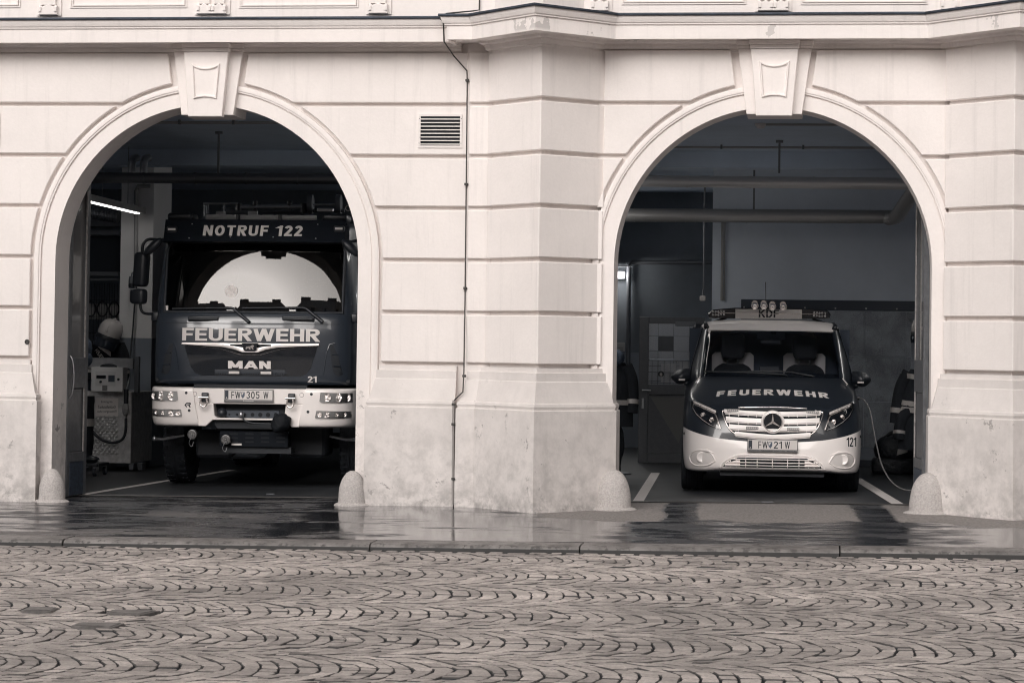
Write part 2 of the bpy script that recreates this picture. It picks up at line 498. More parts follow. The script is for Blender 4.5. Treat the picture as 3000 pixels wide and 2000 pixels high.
def wall_with_arch(name, x0, x1, Y, a, thick=0.42):
    """wall plane pierced by the arch, with the reveal"""
    xc, r, zs = a['xc'], a['r'], a['zs']
    out = [(xc - r, -0.2)] + [(xc - r, zs)] + arc(xc, zs, r, 180, 0, 40)[1:-1] + [(xc + r, zs), (xc + r, -0.2)]
    mb = MB(); zt = 5.4
    for y, rev in ((Y, False), (Y + thick, True)):
        vs, fs = [], []
        def q(p): vs.append((p[0], y, p[1])); return len(vs) - 1
        def face(*ps):
            f = tuple(q(p) for p in ps); fs.append(f[::-1] if rev else f)
        face((x0, -0.2), (xc - r, -0.2), (xc - r, zs), (x0, zs))
        face((xc + r, -0.2), (x1, -0.2), (x1, zs), (xc + r, zs))
        ar = arc(xc, zs, r, 180, 0, 40)
        face((x0, zs), (xc - r, zs), (xc - r, zt), (x0, zt)) if False else None
        face((x0, zs), ar[0], (ar[0][0], zt), (x0, zt))
        face(ar[-1], (x1, zs), (x1, zt), (ar[-1][0], zt))
        for i in range(40): face(ar[i], ar[i + 1], (ar[i + 1][0], zt), (ar[i][0], zt))
        mb.add(vs, fs)
    for i in range(len(out) - 1):
        (xa, za), (xb, zb) = out[i], out[i + 1]
        mb.add([(xa, Y, za), (xa, Y + thick, za), (xb, Y + thick, zb), (xb, Y, zb)], [(0, 1, 2, 3)])
    return part(mb, name, fix=False, weld=True)
wall_l = wall_with_arch('front_wall', -11.5, -2.75, YL, ARCH_L)
wall_r = wall_with_arch('front_wall', -2.7, 5.0, YR, ARCH_R)

def archivolt(a, Y, parent, zb):
    """moulded band round the opening, down both jambs"""
    xc, r, zs = a['xc'], a['r'], a['zs']
    prof = [(0, 0.0), (0, 0.03), (0.135, 0.03), (0.137, 0.018), (0.148, 0.018), (0.150, 0.045), (0.165, 0.047), (0.168, 0.055),
            (0.20, 0.058), (0.215, 0.05), (0.217, 0.0)]
    pts = [(180, -1, zb)] + [(180, -1, zs)] + [(180 - 180 * i / 48, 0, 0) for i in range(1, 48)] + [(0, 1, zs), (0, 1, zb)]
    rows = []
    for ang, side, z in pts:
        row = []
        for o, pr in prof:
            if side: row.append((xc + side * (r + o), Y - pr, z))
            else: row.append((xc + (r + o) * math.cos(rad(ang)), Y - pr, zs + (r + o) * math.sin(rad(ang))))
        rows.append(row)
    return part(MB().grid(rows), 'archivolt', parent=parent, smooth=35, fix=True)
archivolt(ARCH_L, YL, wall_l, -0.12); archivolt(ARCH_R, YR, wall_r, -0.12)

def arch_x(a, z, side, gap=0.25):
    rb = a['r'] + gap
    if z <= a['zs']: return a['xc'] + side * rb
    d = rb * rb - (z - a['zs']) ** 2
    return a['xc'] + side * math.sqrt(d) if d > 0 else a['xc']
def block(parent, poly, Y, proud=PROUD):
    return part(MB().prism(poly, Y - proud, Y + 0.01, 0.007), 'stone_block', parent=parent)
def courses():
    zs = [ZTOP] + JOINTS
    for i in range(6): yield i, zs[i] - (GROOVE if i else 0.0), JOINTS[i]
KEY_SLOPE = 0.122                            # half width of the keystone recess grows upwards
def rustication(a, x0, x1, Y, parent):
    """courses of blocks left and right of the arch, cut to its curve"""
    rb = a['r'] + 0.25
    for side, xe in ((-1, x0), (1, x1)):
        if xe is None: continue
        for i, zt, zb in courses():
            poly = [(xe, zb)]
            n = 14
            crown = a['zs'] + rb
            zmax = zt
            for k in range(n + 1):
                z = lerp(zb, zt, k / n)
                x = arch_x(a, z, side)
                kx = a['xc'] + side * (0.285 + 0.075 * (z - 3.83) / 0.62 + 0.035)
                if i == 0 and z > 3.6 and (x - kx) * side < 0: x = kx
                poly.append((x, z))
            if i == 0:                        # cut of the top course: curve first, then the slanting keystone side
                poly = [(xe, zb)]
                k0 = 0
                pts = []
                for k in range(41):
                    z = lerp(zb, zt, k / 40); x = arch_x(a, z, side)
                    kx = a['xc'] + side * (0.30 + 0.085 * (z - 3.83) / 0.62 + 0.03)
                    if (x - kx) * side < 0 or z > crown: break
                    pts.append((x, z))
                poly += pts[::2]
                for z in (pts[-1][1] + 0.004, zt):
                    poly.append((a['xc'] + side * (0.30 + 0.085 * (z - 3.83) / 0.62 + 0.03), z))
            poly.append((xe, zt))
            # drop near-duplicate points
            cl = []
            for p in poly:
                if not cl or (Vector(p) - Vector(cl[-1])).length > 0.004: cl.append(p)
            block(parent, cl, Y)
rustication(ARCH_L, -11.4, -3.53, YL, wall_l)
rustication(ARCH_R, -2.16, 1.16, YR, wall_r)
for i, zt, zb in courses(): block(wall_r, [(2.3, zb), (4.95, zb), (4.95, zt), (2.3, zt)], YR)

# flat strip beside the first corner pier, then the two corner piers set at 45 degrees
PROWS = [((-3.31, 23.49), (-2.725, 22.93), (-2.14, 23.46)), ((1.115, 23.37), (1.72, 22.80), (2.33, 23.37))]
strip = part(MB().box(-3.53, -3.25, 23.58, 23.75, -0.1, 5.4), 'pilaster_strip')
for i, zt, zb in courses():
    part(MB().box(-3.505, -3.30, 23.53, 23.6, zb, zt), 'stone_block', parent=strip, bevel=0.007)
def off_poly(pts, d):
    """move an open plan polyline outwards (towards the street)"""
    out = []
    for i, p in enumerate(pts):
        d1 = Vector(p) - Vector(pts[i - 1]) if i else None
        d2 = Vector(pts[i + 1]) - Vector(p) if i < len(pts) - 1 else None
        ns = [Vector((q.y, -q.x)).normalized() for q in (d1, d2) if q is not None]
        m = sum(ns, Vector((0, 0))); m = m / m.length_squared * (2 if len(ns) == 2 else 1)
        out.append((p[0] + m.x * d, p[1] + m.y * d))
    return out
piers = []
for pr in PROWS:
    inner = off_poly(pr, -0.065)
    pier = part(MB().vprism(inner + [(pr[2][0], 23.9), (pr[0][0], 23.9)], -0.15, 5.4), 'corner_pier')
    piers.append(pier)
    for i, zt, zb in courses():
        j = [(p[0] + R.uniform(-.003, .003), p[1] + R.uniform(-.003, .003)) for p in pr]
        part(MB().vprism(j + [(pr[2][0] - 0.01, pr[2][1] + 0.1), (pr[0][0] + 0.01, pr[0][1] + 0.1)], zb, zt), 'stone_block', parent=pier, bevel=0.008)

# plinth: one moulded profile carried round walls and piers
PLINTH = [(-0.05, 1.365), (0.012, 1.365), (0.014, 1.322), (0.034, 1.318), (0.036, 1.238), (0.045, 1.232), (0.062, 1.16), (0.092, 1.05),
          (0.098, 1.03), (0.115, 1.02), (0.122, 0.995), (0.112, 0.972), (0.112, 0.965), (0.128, 0.955), (0.13, -0.15), (-0.05, -0.15)]
def plinth(path, parent): return part(MB().sweep(path, PLINTH), 'plinth', PLINTHM, parent=parent, smooth=25, fix=True)
eL, eR = ARCH_L['xc'] - ARCH_L['r'] - 0.215, ARCH_L['xc'] + ARCH_L['r'] + 0.215
plinth([(-11.5, 23.59), (eL - 0.03, 23.59), (eL - 0.03, 23.8)], wall_l)
plinth([(eR + 0.03, 23.8), (eR + 0.03, 23.59), (-3.60, 23.59)], wall_l)
p0 = PROWS[0]
plinth([(-3.45, 23.85), (-3.45, 23.53), (-3.345, 23.53), p0[1], (p0[2][0] + 0.01, p0[2][1] + 0.01), (p0[2][0] + 0.01, 23.8)], piers[0])
p1 = PROWS[1]
plinth([(p1[0][0] - 0.01, 23.8), (p1[0][0] - 0.01, p1[0][1] + 0.005), p1[1], (p1[2][0] + .02, p1[2][1] + .02), (p1[2][0] + .06, 23.42), (4.95, 23.42)], piers[1])

# keystones
def keystone(a, Y):
    xc = a['xc'] + 0.01
    k = part(MB().prism([(xc - 0.265, 3.838), (xc + 0.265, 3.838), (xc + 0.352, 4.47), (xc - 0.352, 4.47)], Y - 0.10, Y + 0.42, 0.004), 'keystone')
    part(MB().prism([(xc - 0.172, 3.815), (xc + 0.172, 3.815), (xc + 0.226, 4.46), (xc - 0.226, 4.46)], Y - 0.19, Y - 0.09, 0.006), 'keystone_face', parent=k)
    def w(z): return 0.172 + 0.054 * (z - 3.815) / 0.645
    top = [(xc + w(4.345) * s * 0.68, 4.345 - 0.045 * (1 - s * s)) for s in [1 - 2 * i / 12 for i in range(13)]]
    bot = [(xc + w(3.98) * s * 0.64, 3.985 + 0.02 * (1 - s * s)) for s in [-1 + 2 * i / 12 for i in range(13)]]
    poly = top + bot
    inner = inset(poly[::-1] if sum(poly[i][0] * poly[(i + 1) % 26][1] - poly[(i + 1) % 26][0] * poly[i][1] for i in range(26)) < 0 else poly, 0.02)
    outer = poly if sum(poly[i][0] * poly[(i + 1) % 26][1] - poly[(i + 1) % 26][0] * poly[i][1] for i in range(26)) > 0 else poly[::-1]
    rows = [[(x, Y - 0.19 + 0.002, z) for x, z in outer], [(x, Y - 0.212, z) for x, z in inset(outer, 0.006)],
            [(x, Y - 0.212, z) for x, z in inset(outer, 0.016)], [(x, Y - 0.19 + 0.002, z) for x, z in inset(outer, 0.026)]]
    part(MB().grid(rows, closed=True), 'panel_moulding', parent=k)
    mb = MB()
    mb.box(xc - 0.235, xc + 0.235, Y - 0.205, Y - 0.08, 4.462, 4.50).box(xc - 0.243, xc + 0.243, Y - 0.222, Y - 0.08, 4.502, 4.545)
    mb.box(xc - 0.36, xc - 0.24, Y - 0.115, Y - 0.02, 4.472, 4.50).box(xc + 0.24, xc + 0.36, Y - 0.115, Y - 0.02, 4.472, 4.50)
    mb.box(xc - 0.37, xc - 0.245, Y - 0.13, Y - 0.02, 4.502, 4.545).box(xc + 0.245, xc + 0.37, Y - 0.13, Y - 0.02, 4.502, 4.545)
    part(mb, 'cap_moulding', parent=k, bevel=0.004)
keystone(ARCH_L, YL); keystone(ARCH_R, YR)

# cornice: profile relative to the line of its drip face
CORN = [(-0.40, 4.44), (-0.365, 4.44), (-0.363, 4.468), (-0.335, 4.474), (-0.325, 4.50), (-0.325, 4.518), (-0.28, 4.528), (-0.27, 4.552), (-0.03, 4.556),
        (-0.03, 4.532), (0.0, 4.53), (0.0, 4.662), (0.018, 4.668), (0.018, 4.682), (0.03, 4.686), (0.05, 4.722), (0.056, 4.748), (-0.40, 4.80)]
CAP = [(-0.40, 4.805), (0.06, 4.752), (0.072, 4.747), (0.076, 4.757), (0.072, 4.772), (-0.40, 4.825)]
LEAD = mat('weathered sheet metal', 0.035, COOL, 0.6, 0.3, var=(9, .5))
path_l = [(-11.6, 23.25), (-3.60, 23.25)]
path_r = [(-3.67, 23.66), (-3.67, 23.08), (-3.42, 23.08), (-2.72, 22.385), (-2.025, 23.08), (0.93, 23.08), (1.72, 22.27), (2.53, 23.08), (5.0, 23.08)]
cor = part(MB().sweep(path_l, CORN), 'cornice', smooth=20)
part(MB().sweep(path_l, CAP), 'cornice_flashing', LEAD, parent=cor)
cor2 = part(MB().sweep(path_r, CORN), 'cornice', smooth=20)
part(MB().sweep(path_r, CAP), 'cornice_flashing', LEAD, parent=cor2)

# wall of the upper storey with its panel frames and pilaster feet
upper = part(MB().vprism([(-11.6, 23.62), (-3.2, 23.62), (-2.8, 23.35), (5.0, 23.35), (5.0, 23.95), (-11.6, 23.95)], 4.76, 11.5), 'upper_wall')
def panel_frame(px0, px1, py, Y):
    a, b = at_y(px0, py, Y), at_y(px1, py, Y); z = (a.z + b.z) / 2
    for k, (g, t) in enumerate(((0, 0.012), (0.02, 0.02))):
        x0, x1, z0 = a.x + g, b.x - g, z + g
        mb = MB().box(x0, x1, Y - t, Y + 0.01, z0, z0 + 0.012).box(x0, x0 + 0.012, Y - t, Y + 0.01, z0 + 0.013, 6.6).box(x1 - 0.012, x1, Y - t, Y + 0.01, z0 + 0.013, 6.6)
        part(mb, 'panel_frame', parent=upper)
panel_frame(206, 548, 24, 23.62); panel_frame(700, 1050, 24, 23.62); panel_frame(-420, 60, 24, 23.62)
panel_frame(1822, 2186, 14, 23.35); panel_frame(2346, 2718, 14, 23.35)
def pilaster_foot(px0, px1, py, Y, n):
    a, b = at_y(px0, py, Y), at_y(px1, py, Y); z = a.z; w = b.x - a.x
    f = part(MB().box(a.x - 0.03, b.x + 0.03, Y - 0.02, Y + 0.02, z - 0.005, 7.0), 'pilaster_foot', parent=upper)
    for k in range(n):
        x0, x1 = a.x + w * k / n, a.x + w * (k + 1) / n
        mb = MB().prism([(x0, z), (x0 + 0.006, z), (x1 - 0.006, z), (x1, z), (x1, z + 0.09), (x1 - 0.02, z + 0.10), (x1 - 0.04, z + 0.085),
                         ((x0 + x1) / 2, z + 0.105), (x0 + 0.04, z + 0.085), (x0 + 0.02, z + 0.10), (x0, z + 0.09)], Y - 0.06, Y, 0.006)
        mb.box(x0 + 0.004, x0 + 0.028, Y - 0.075, Y - 0.05, z + 0.03, z + 0.075).box(x1 - 0.028, x1 - 0.004, Y - 0.075, Y - 0.05, z + 0.03, z + 0.075)
        mb.box(x0 + 0.02, x1 - 0.02, Y - 0.055, Y, z + 0.1, 7.0)
        part(mb, 'pilaster_foot', parent=upper)
for q in ((118, 172, 46, 23.62, 1), (580, 666, 43, 23.62, 2), (1082, 1138, 42, 23.62, 1), (1733, 1784, 34, 23.35, 1), (2221, 2310, 34, 23.35, 2), (2755, 2806, 31, 23.35, 1)):
    pilaster_foot(*q)

# wheel guards: rounded granite stones at the foot of each jamb
GRANITE = mat('pecked granite', 0.42, WARM, 0.9, bump=(110, .8, .01), var=(60, .25), dirt=(70, .62, .20))
def wheel_guard(px, w, h, Y, label):
    p = at_z(px, 1478, gz(-2)); X = at_y(px, 1450, Y).x; z = gz(X, Y)
    root = thing('wheel_guard', label, 'bollard', (X, Y, z), group=None)
    prof = [(w * 0.5 * (1 - (t ** 2.6)) ** (1 / 2.1), h * t) for t in [0, .1, .2, .3, .4, .5, .6, .7, .8, .87, .93, .97, .99]] + [(0.004, h)]
    prof[0] = (w * 0.5, -0.06)
    mb = MB().lathe(prof, 36, sy=0.85)
    for i, v in enumerate(mb.v):
        d = noise.noise(Vector(v) * 9 + Vector((px, 0, 0))) * 0.008
        mb.v[i] = (v[0] * (1 + d * 4), v[1] * (1 + d * 4), v[2] + d * 0.5)
    mb.build('stone', GRANITE, root, smooth=60)
    mb = MB().lathe([(w * 0.62, -0.05), (w * 0.66, 0.004), (w * 0.60, 0.016), (w * 0.47, 0.03)], 28, sy=0.85)
    for i, v in enumerate(mb.v):
        d = noise.noise(Vector(v) * 14 + Vector((px, 3, 0))) * 0.05
        mb.v[i] = (v[0] * (1 + d), v[1] * (1 + d), v[2])
    mb.build('mortar_foot', GRANITE, root, smooth=60)
wheel_guard(152, 0.27, 0.33, 23.50, 'rounded granite wheel guard beside the open wooden door of the fire engine bay')
wheel_guard(1032, 0.28, 0.34, 23.50, 'rounded granite wheel guard between fire engine and thin wall conductor')
wheel_guard(1797, 0.35, 0.385, 23.34, 'smooth granite wheel guard at foot of the flaking corner pier, van bay side')
wheel_guard(2720, 0.36, 0.385, 23.30, 'granite wheel guard where the van charging cable reaches the floor')

# ventilation grille on the left wall
va, vb = at_y(1227, 335, 23.58), at_y(1354, 434, 23.58)
VENT = mat('cream painted metal', 0.7, WARM, 0.5, dirt=(30, .62, .35)); DARK = mat('dark hollow', 0.008, COOL, 0.9)
vent = thing('vent_grille', 'square louvred vent grille in cream frame on stucco wall', 'vent', ((va.x + vb.x) / 2, 23.5735, vb.z))
vw, vh = (vb.x - va.x) / 2, va.z - vb.z
mb = MB().box(-vw, vw, -0.012, 0, 0, 0.022).box(-vw, vw, -0.012, 0, vh - 0.022, vh).box(-vw, -vw + 0.022, -0.012, 0, 0.0225, vh - 0.0225).box(vw - 0.022, vw, -0.012, 0, 0.0225, vh - 0.0225)
mb.build('frame', VENT, vent)
MB().box(-vw + 0.018, vw - 0.018, -0.002, -0.0005, 0.018, vh - 0.018).build('back', DARK, vent)
for k in range(8):
    z = 0.030 + k * (vh - 0.05) / 8
    MB().add([(-vw + .023, -.02, z), (vw - .023, -.02, z), (vw - .023, -.004, z + .012), (-vw + .023, -.004, z + .012),
              (-vw + .023, -.017, z), (vw - .023, -.017, z), (vw - .023, -.003, z + .010), (-vw + .023, -.003, z + .010)],
             [(0, 1, 2, 3), (7, 6, 5, 4), (0, 4, 5, 1), (3, 2, 6, 7), (0, 3, 7, 4), (1, 5, 6, 2)]).build('slat', VENT, vent)
for x in (-vw + .01, vw - .01):
    for z in (.045, vh - .045): MB().lathe([(.004, 0), (.004, -.004)], 8, (x, -.012, z), 'Y').build('screw', LEAD, vent)

# lightning conductor: wire on clips, then a pipe at the foot
WIRE = mat('tarnished wire', 0.045, WARM, 0.55, 0.4)
lc = thing('lightning_conductor', 'thin dark lightning conductor wire clipped down the stucco wall', 'wire', (-3.6, 23.5, gz(-3.6)))
L0 = lc.location
def W_(px, py, Y): return at_y(px, py, Y) - L0
wp = [W_(1405, -10, 23.56), W_(1404, 30, 23.56), W_(1385, 33, 23.5), W_(1310, 40, 23.14), W_(1301, 44, 23.10), W_(1299, 60, 23.12), W_(1301, 122, 23.15), W_(1303, 126, 23.3), W_(1330, 165, 23.52), W_(1368, 208, 23.535),
      W_(1369, 240, 23.535), W_(1366, 540, 23.535), W_(1363, 845, 23.535), W_(1359, 1090, 23.475), W_(1356, 1148, 23.415), W_(1335, 1168, 23.415), W_(1329, 1175, 23.415)]
MB().tube(wp, 0.0075, 6).build('wire', WIRE, lc, smooth=60)
MB().tube([W_(1329, 1172, 23.415), W_(1328, 1260, 23.415), W_(1327, 1478, 23.415)], 0.0125, 8).build('pipe', mat('galvanised pipe', 0.3, WARM, 0.5, 0.6), lc, smooth=60)
for px, py, Y in ((1369, 236, 23.55), (1366, 540, 23.55), (1363, 844, 23.55), (1360, 1101, 23.48), (1329, 1184, 23.42), (1328, 1242, 23.42), (1328, 1402, 23.42), (1296, 57, 23.14)):
    c = W_(px, py, Y)
    MB().cbox(c, (0.035, 0.04, 0.024)).lathe([(.012, 0), (.012, -.03)], 8, (c.x + .012, c.y - .01, c.z), 'Y').build('clip', WIRE, lc, bevel=0.003)
# small fittings on the left edge of the wall
nd = thing('meter_box_door', 'thin flush cover plate at far left edge of stucco wall', 'cover plate', at_y(-20, 430, 23.57))
MB().box(-0.20, 0.072, -0.008, 0.003, 0, 0.345).build('plate', PLASTER, nd, bevel=0.003)
MB().box(-0.19, 0.062, -0.010, -0.0085, 0.01, 0.335).build('rim', VENT, nd)
hp = at_y(80, 1001, 23.571)
ho = thing('bell_ring', 'small round rusty fitting on the stucco block beside the arch', 'wall fitting', hp)
MB().lathe([(.024, 0.004), (.026, -.008), (.018, -.012), (.016, -.004), (.004, -.003)], 16, (0, 0, 0), 'Y').build('rosette', WIRE, ho, smooth=40)
# ------------------------------------------------------------------ pavement, kerb, cobbled street
def wet_asphalt():
    """asphalt pavement: a wet strip along the kerb, dry in front of the van bay except where its tyres dripped"""
    m = bpy.data.materials.new('wet asphalt'); m.use_nodes = True
    n, l = m.node_tree.nodes, m.node_tree.links
    b = n['Principled BSDF']
    geo = n.new('ShaderNodeNewGeometry'); sep = n.new('ShaderNodeSeparateXYZ'); l.new(geo.outputs['Position'], sep.inputs[0])
    X, Y = sep.outputs[0], sep.outputs[1]
    def nz(scale, detail=5, rough=0.6, sc=None):
        t = n.new('ShaderNodeTexNoise'); t.inputs['Scale'].default_value = scale; t.inputs['Detail'].default_value = detail
        t.inputs['Roughness'].default_value = rough
        v = geo.outputs['Position']
        if sc:
            q = n.new('ShaderNodeVectorMath'); q.operation = 'MULTIPLY'; q.inputs[1].default_value = sc; l.new(v, q.inputs[0]); v = q.outputs[0]
        l.new(v, t.inputs['Vector']); return t.outputs[0]
    def mr(v, a, b_, c=0.0, d=1.0, smooth=False):
        t = n.new('ShaderNodeMapRange'); t.inputs[1].default_value = a; t.inputs[2].default_value = b_
        t.inputs[3].default_value = c; t.inputs[4].default_value = d; l.new(v, t.inputs[0])
        if smooth: t.interpolation_type = 'SMOOTHSTEP'
        return t.outputs[0]
    def mt(op, a, b_=None):
        t = n.new('ShaderNodeMath'); t.operation = op
        for i, v in enumerate((a, b_)):
            if v is None: continue
            if isinstance(v, (int, float)): t.inputs[i].default_value = v
            else: l.new(v, t.inputs[i])
        return t.outputs[0]
    wob = mt('ADD', mt('MULTIPLY', mt('SUBTRACT', nz(1.3, 2), 0.5), 1.3), mt('MULTIPLY', mt('SUBTRACT', nz(12, 6, .75), 0.5), 0.6))
    Yw, Xw = mt('ADD', Y, wob), mt('ADD', X, mt('MULTIPLY', wob, 0.5))
    # dry apron of the van bay and dry rim at the foot of the right-hand pier
    edge = mt('ADD', 22.15, mt('MULTIPLY', mr(X, 1.0, 3.0), -0.9))
    dry = mt('MULTIPLY', mr(mt('SUBTRACT', Yw, edge), -0.04, 0.05), mr(Xw, -2.75, -2.6))
    for xt, w in ((-1.42, 0.13), (0.40, 0.15)):              # dripping tyre tracks
        d = mt('ABSOLUTE', mt('SUBTRACT', mt('ADD', X, mt('MULTIPLY', wob, 0.12)), mt('ADD', xt, mt('MULTIPLY', mt('SUBTRACT', 24.4, Y), 0.05))))
        dry = mt('MULTIPLY', dry, mr(d, w, w + 0.05))
    # damp dry-ish streaks in front of the engine bay
    damp = mt('MULTIPLY', mr(nz(1.0, 5, 0.6, (0.55, 1.7, 1)), 0.5, 0.66), mt('MULTIPLY', mr(Xw, -5.0, -5.4), 0.38))
    dry = mt('MAXIMUM', dry, damp)
    c = n.new('ShaderNodeMixRGB'); l.new(dry, c.inputs[0])
    c.inputs[1].default_value = (0.024, 0.0255, 0.030, 1); c.inputs[2].default_value = (0.19, 0.175, 0.167, 1)
    g = n.new('ShaderNodeMixRGB'); g.blend_type = 'MULTIPLY'; g.inputs[0].default_value = 1
    l.new(c.outputs[0], g.inputs[1]); l.new(mr(nz(38, 6, .75), 0.3, 0.72, 0.4, 1.75), g.inputs[2])
    l.new(g.outputs[0], b.inputs['Base Color'])
    # film of water: mirror-like in front of the middle pier, rougher in front of the bays
    film = mt('MULTIPLY', mt('MULTIPLY', mr(Xw, -5.2, -4.6, smooth=True), mr(Xw, -1.5, -2.1, smooth=True)), mr(nz(1.0, 6, .65, (.9, 2.2, 1)), .38, .46))
    film = mt('MAXIMUM', film, mt('MAXIMUM', mr(Xw, 1.0, 1.5, smooth=True), mr(Xw, -7.6, -8.0, smooth=True)))
    streak = mr(nz(1.0, 7, 0.72, (1.1, 3.4, 1)), 0.46, 0.54, 0.05, 0.55)
    wr = n.new('ShaderNodeMix'); l.new(film, wr.inputs[0]); l.new(streak, wr.inputs[2]); wr.inputs[3].default_value = 0.07
    ro = n.new('ShaderNodeMix'); l.new(dry, ro.inputs[0]); l.new(wr.outputs[0], ro.inputs[2]); ro.inputs[3].default_value = 0.85
    l.new(ro.outputs[0], b.inputs['Roughness'])
    b.inputs['IOR'].default_value = 1.6
    bp = n.new('ShaderNodeBump'); bp.inputs['Distance'].default_value = 0.004
    l.new(mt('ADD', mr(dry, 0, 1, 0.03, 0.6), mt('MULTIPLY', mt('SUBTRACT', 1.0, film), 0.35)), bp.inputs['Strength'])
    l.new(mt('ADD', nz(90, 3), mt('MULTIPLY', nz(9, 3), 0.8)), bp.inputs['Height']); l.new(bp.outputs[0], b.inputs['Normal'])
    return m
WET = wet_asphalt()
KERB_F, KERB_B = 19.62, 19.95
xs = [-24 + 0.5 * i for i in range(84)]; ys = [KERB_B + 0.012 + (24.45 - KERB_B) * i / 18 for i in range(19)]
pave = link('pavement', MB().grid([[(x, y, gz(x, y) + 0.006 * noise.noise(Vector((x * .8, y * 1.1, 0)))) for x in xs] for y in ys]).mesh(smooth=60), WET)
tag(pave, kind='structure')
# kerb: long granite stones, each a little off its neighbour
KGRAN = mat('worn kerb granite', 0.15, WARM, 0.5, bump=(60, .7, .008), var=(4, .5), dirt=(14, .52, .07))
kerb = link('kerb', MB().box(-24, 18, KERB_F + 0.03, KERB_B + 0.02, -0.5, -0.40).mesh(), KGRAN); tag(kerb, kind='structure')
KFACE = mat('dark kerb face', 0.035, NEUT, 0.8, bump=(60, .5, .008))  # front face of the kerb, coloured much darker than its top
cuts = [at_z(147, 1592, -.1).x, at_z(1069, 1604, -.08).x, at_z(1696, 1611, -.07).x, at_z(2460, 1617, -.06).x]
x = cuts[0]
while x > -16: x -= R.uniform(1.7, 2.2); cuts.insert(0, x)
x = cuts[-1]
while x < 12: x += R.uniform(1.7, 2.2); cuts.append(x)
for a, b2 in zip(cuts[:-1], cuts[1:]):
    a += 0.006; b2 -= 0.006
    dz = R.uniform(-0.004, 0.004); dy = R.uniform(-0.012, 0.012)
    mb = MB(); n = 10; rows = []
    for i in range(n + 1):
        x = lerp(a, b2, i / n); w = 0.006 * noise.noise(Vector((x * 3, 5, 0))); zt = gz(x, 19.8) + dz
        rows.append([(x, KERB_B, zt + 0.004), (x, KERB_F + 0.055 + dy, zt), (x, KERB_F + 0.02 + dy + w, zt - 0.010), (x, KERB_F + 0.004 + dy + w, zt - 0.03),
                     (x, KERB_F + dy + w, zt - 0.12), (x, KERB_F + dy, zt - 0.3), (x, KERB_B, zt - 0.3)])
    mb.grid(rows, closed=True)
    for i in range(n): mb.fm[i * 7 + 3] = 1
    for r in (rows[0], rows[-1]): mb.add(r, [tuple(range(7))])
    mb.build('kerb_stone', [KGRAN, KFACE], kerb, smooth=40)

def rz(x, y): return gz(x, 19.8) - 0.052 - 0.004 * (19.6 - y)
JOINT = mat('road joint sand', 0.034, (0.88, .985, 1.13), 0.9, bump=(90, .5, .01))
xs = [-80 + 4 * i for i in range(41)]; ys = [-60 + 4 * i for i in range(20)] + [19.64]
road = link('road', MB().grid([[(x, y, rz(x, y) - 0.026) for x in xs] for y in ys]).mesh(smooth=60), JOINT); tag(road, kind='structure')
def cobble_material():
    m = bpy.data.materials.new('cobble granite'); m.use_nodes = True
    n, l = m.node_tree.nodes, m.node_tree.links
    b = n['Principled BSDF']
    geo = n.new('ShaderNodeNewGeometry')
    at = n.new('ShaderNodeAttribute'); at.attribute_name = 'tone'
    def nz(scale, d=5, r=.6):
        t = n.new('ShaderNodeTexNoise'); t.inputs['Scale'].default_value = scale; t.inputs['Detail'].default_value = d; t.inputs['Roughness'].default_value = r
        l.new(geo.outputs['Position'], t.inputs['Vector']); return t.outputs[0]
    def mr(v, a, b_, c, d):
        t = n.new('ShaderNodeMapRange'); t.inputs[1].default_value = a; t.inputs[2].default_value = b_; t.inputs[3].default_value = c; t.inputs[4].default_value = d
        l.new(v, t.inputs[0]); return t.outputs[0]
    def mul(a, b_):
        t = n.new('ShaderNodeMath'); t.operation = 'MULTIPLY'; l.new(a, t.inputs[0]); l.new(b_, t.inputs[1]); return t.outputs[0]
    v = mul(mul(mr(at.outputs['Fac'], 0, 1, 0.58, 1.36), mr(nz(42, 7, .75), .3, .7, .55, 1.35)), mr(nz(0.75, 4), .36, .6, .62, 1.12))
    mx = n.new('ShaderNodeMixRGB'); mx.blend_type = 'MULTIPLY'; mx.inputs[0].default_value = 1
    mx.inputs[1].default_value = (0.43, 0.389, 0.367, 1); l.new(v, mx.inputs[2])
    l.new(mx.outputs[0], b.inputs['Base Color'])
    l.new(mr(nz(0.75, 4), .36, .6, .42, .68), b.inputs['Roughness'])
    bp = n.new('ShaderNodeBump'); bp.inputs['Strength'].default_value = 1.0; bp.inputs['Distance'].default_value = .009
    l.new(nz(48, 6, .7), bp.inputs['Height']); l.new(bp.outputs[0], b.inputs['Normal'])
    return m
COBBLE = cobble_material()
EDGE = mat('dark sett edge', 0.085, WARM, 0.9)  # sett edges darkened in the colour so the joints read deeper
def far_setts():
    m = bpy.data.materials.new('distant setts'); m.use_nodes = True
    n, l = m.node_tree.nodes, m.node_tree.links; b = n['Principled BSDF']; b.inputs['Roughness'].default_value = .65
    geo = n.new('ShaderNodeNewGeometry')
    v = n.new('ShaderNodeTexVoronoi'); v.feature = 'DISTANCE_TO_EDGE'; v.inputs['Scale'].default_value = 8.5; l.new(geo.outputs['Position'], v.inputs['Vector'])
    r = n.new('ShaderNodeMapRange'); r.inputs[1].default_value = .03; r.inputs[2].default_value = .09; l.new(v.outputs['Distance'], r.inputs[0])
    mx = n.new('ShaderNodeMixRGB'); l.new(r.outputs[0], mx.inputs[0]); mx.inputs[1].default_value = (.03, .03, .034, 1); mx.inputs[2].default_value = (.38, .345, .325, 1)
    l.new(mx.outputs[0], b.inputs['Base Color'])
    bp = n.new('ShaderNodeBump'); bp.inputs['Strength'].default_value = .6; bp.inputs['Distance'].default_value = .02; l.new(r.outputs[0], bp.inputs['Height']); l.new(bp.outputs[0], b.inputs['Normal'])
    return m
FARSETTS = far_setts()
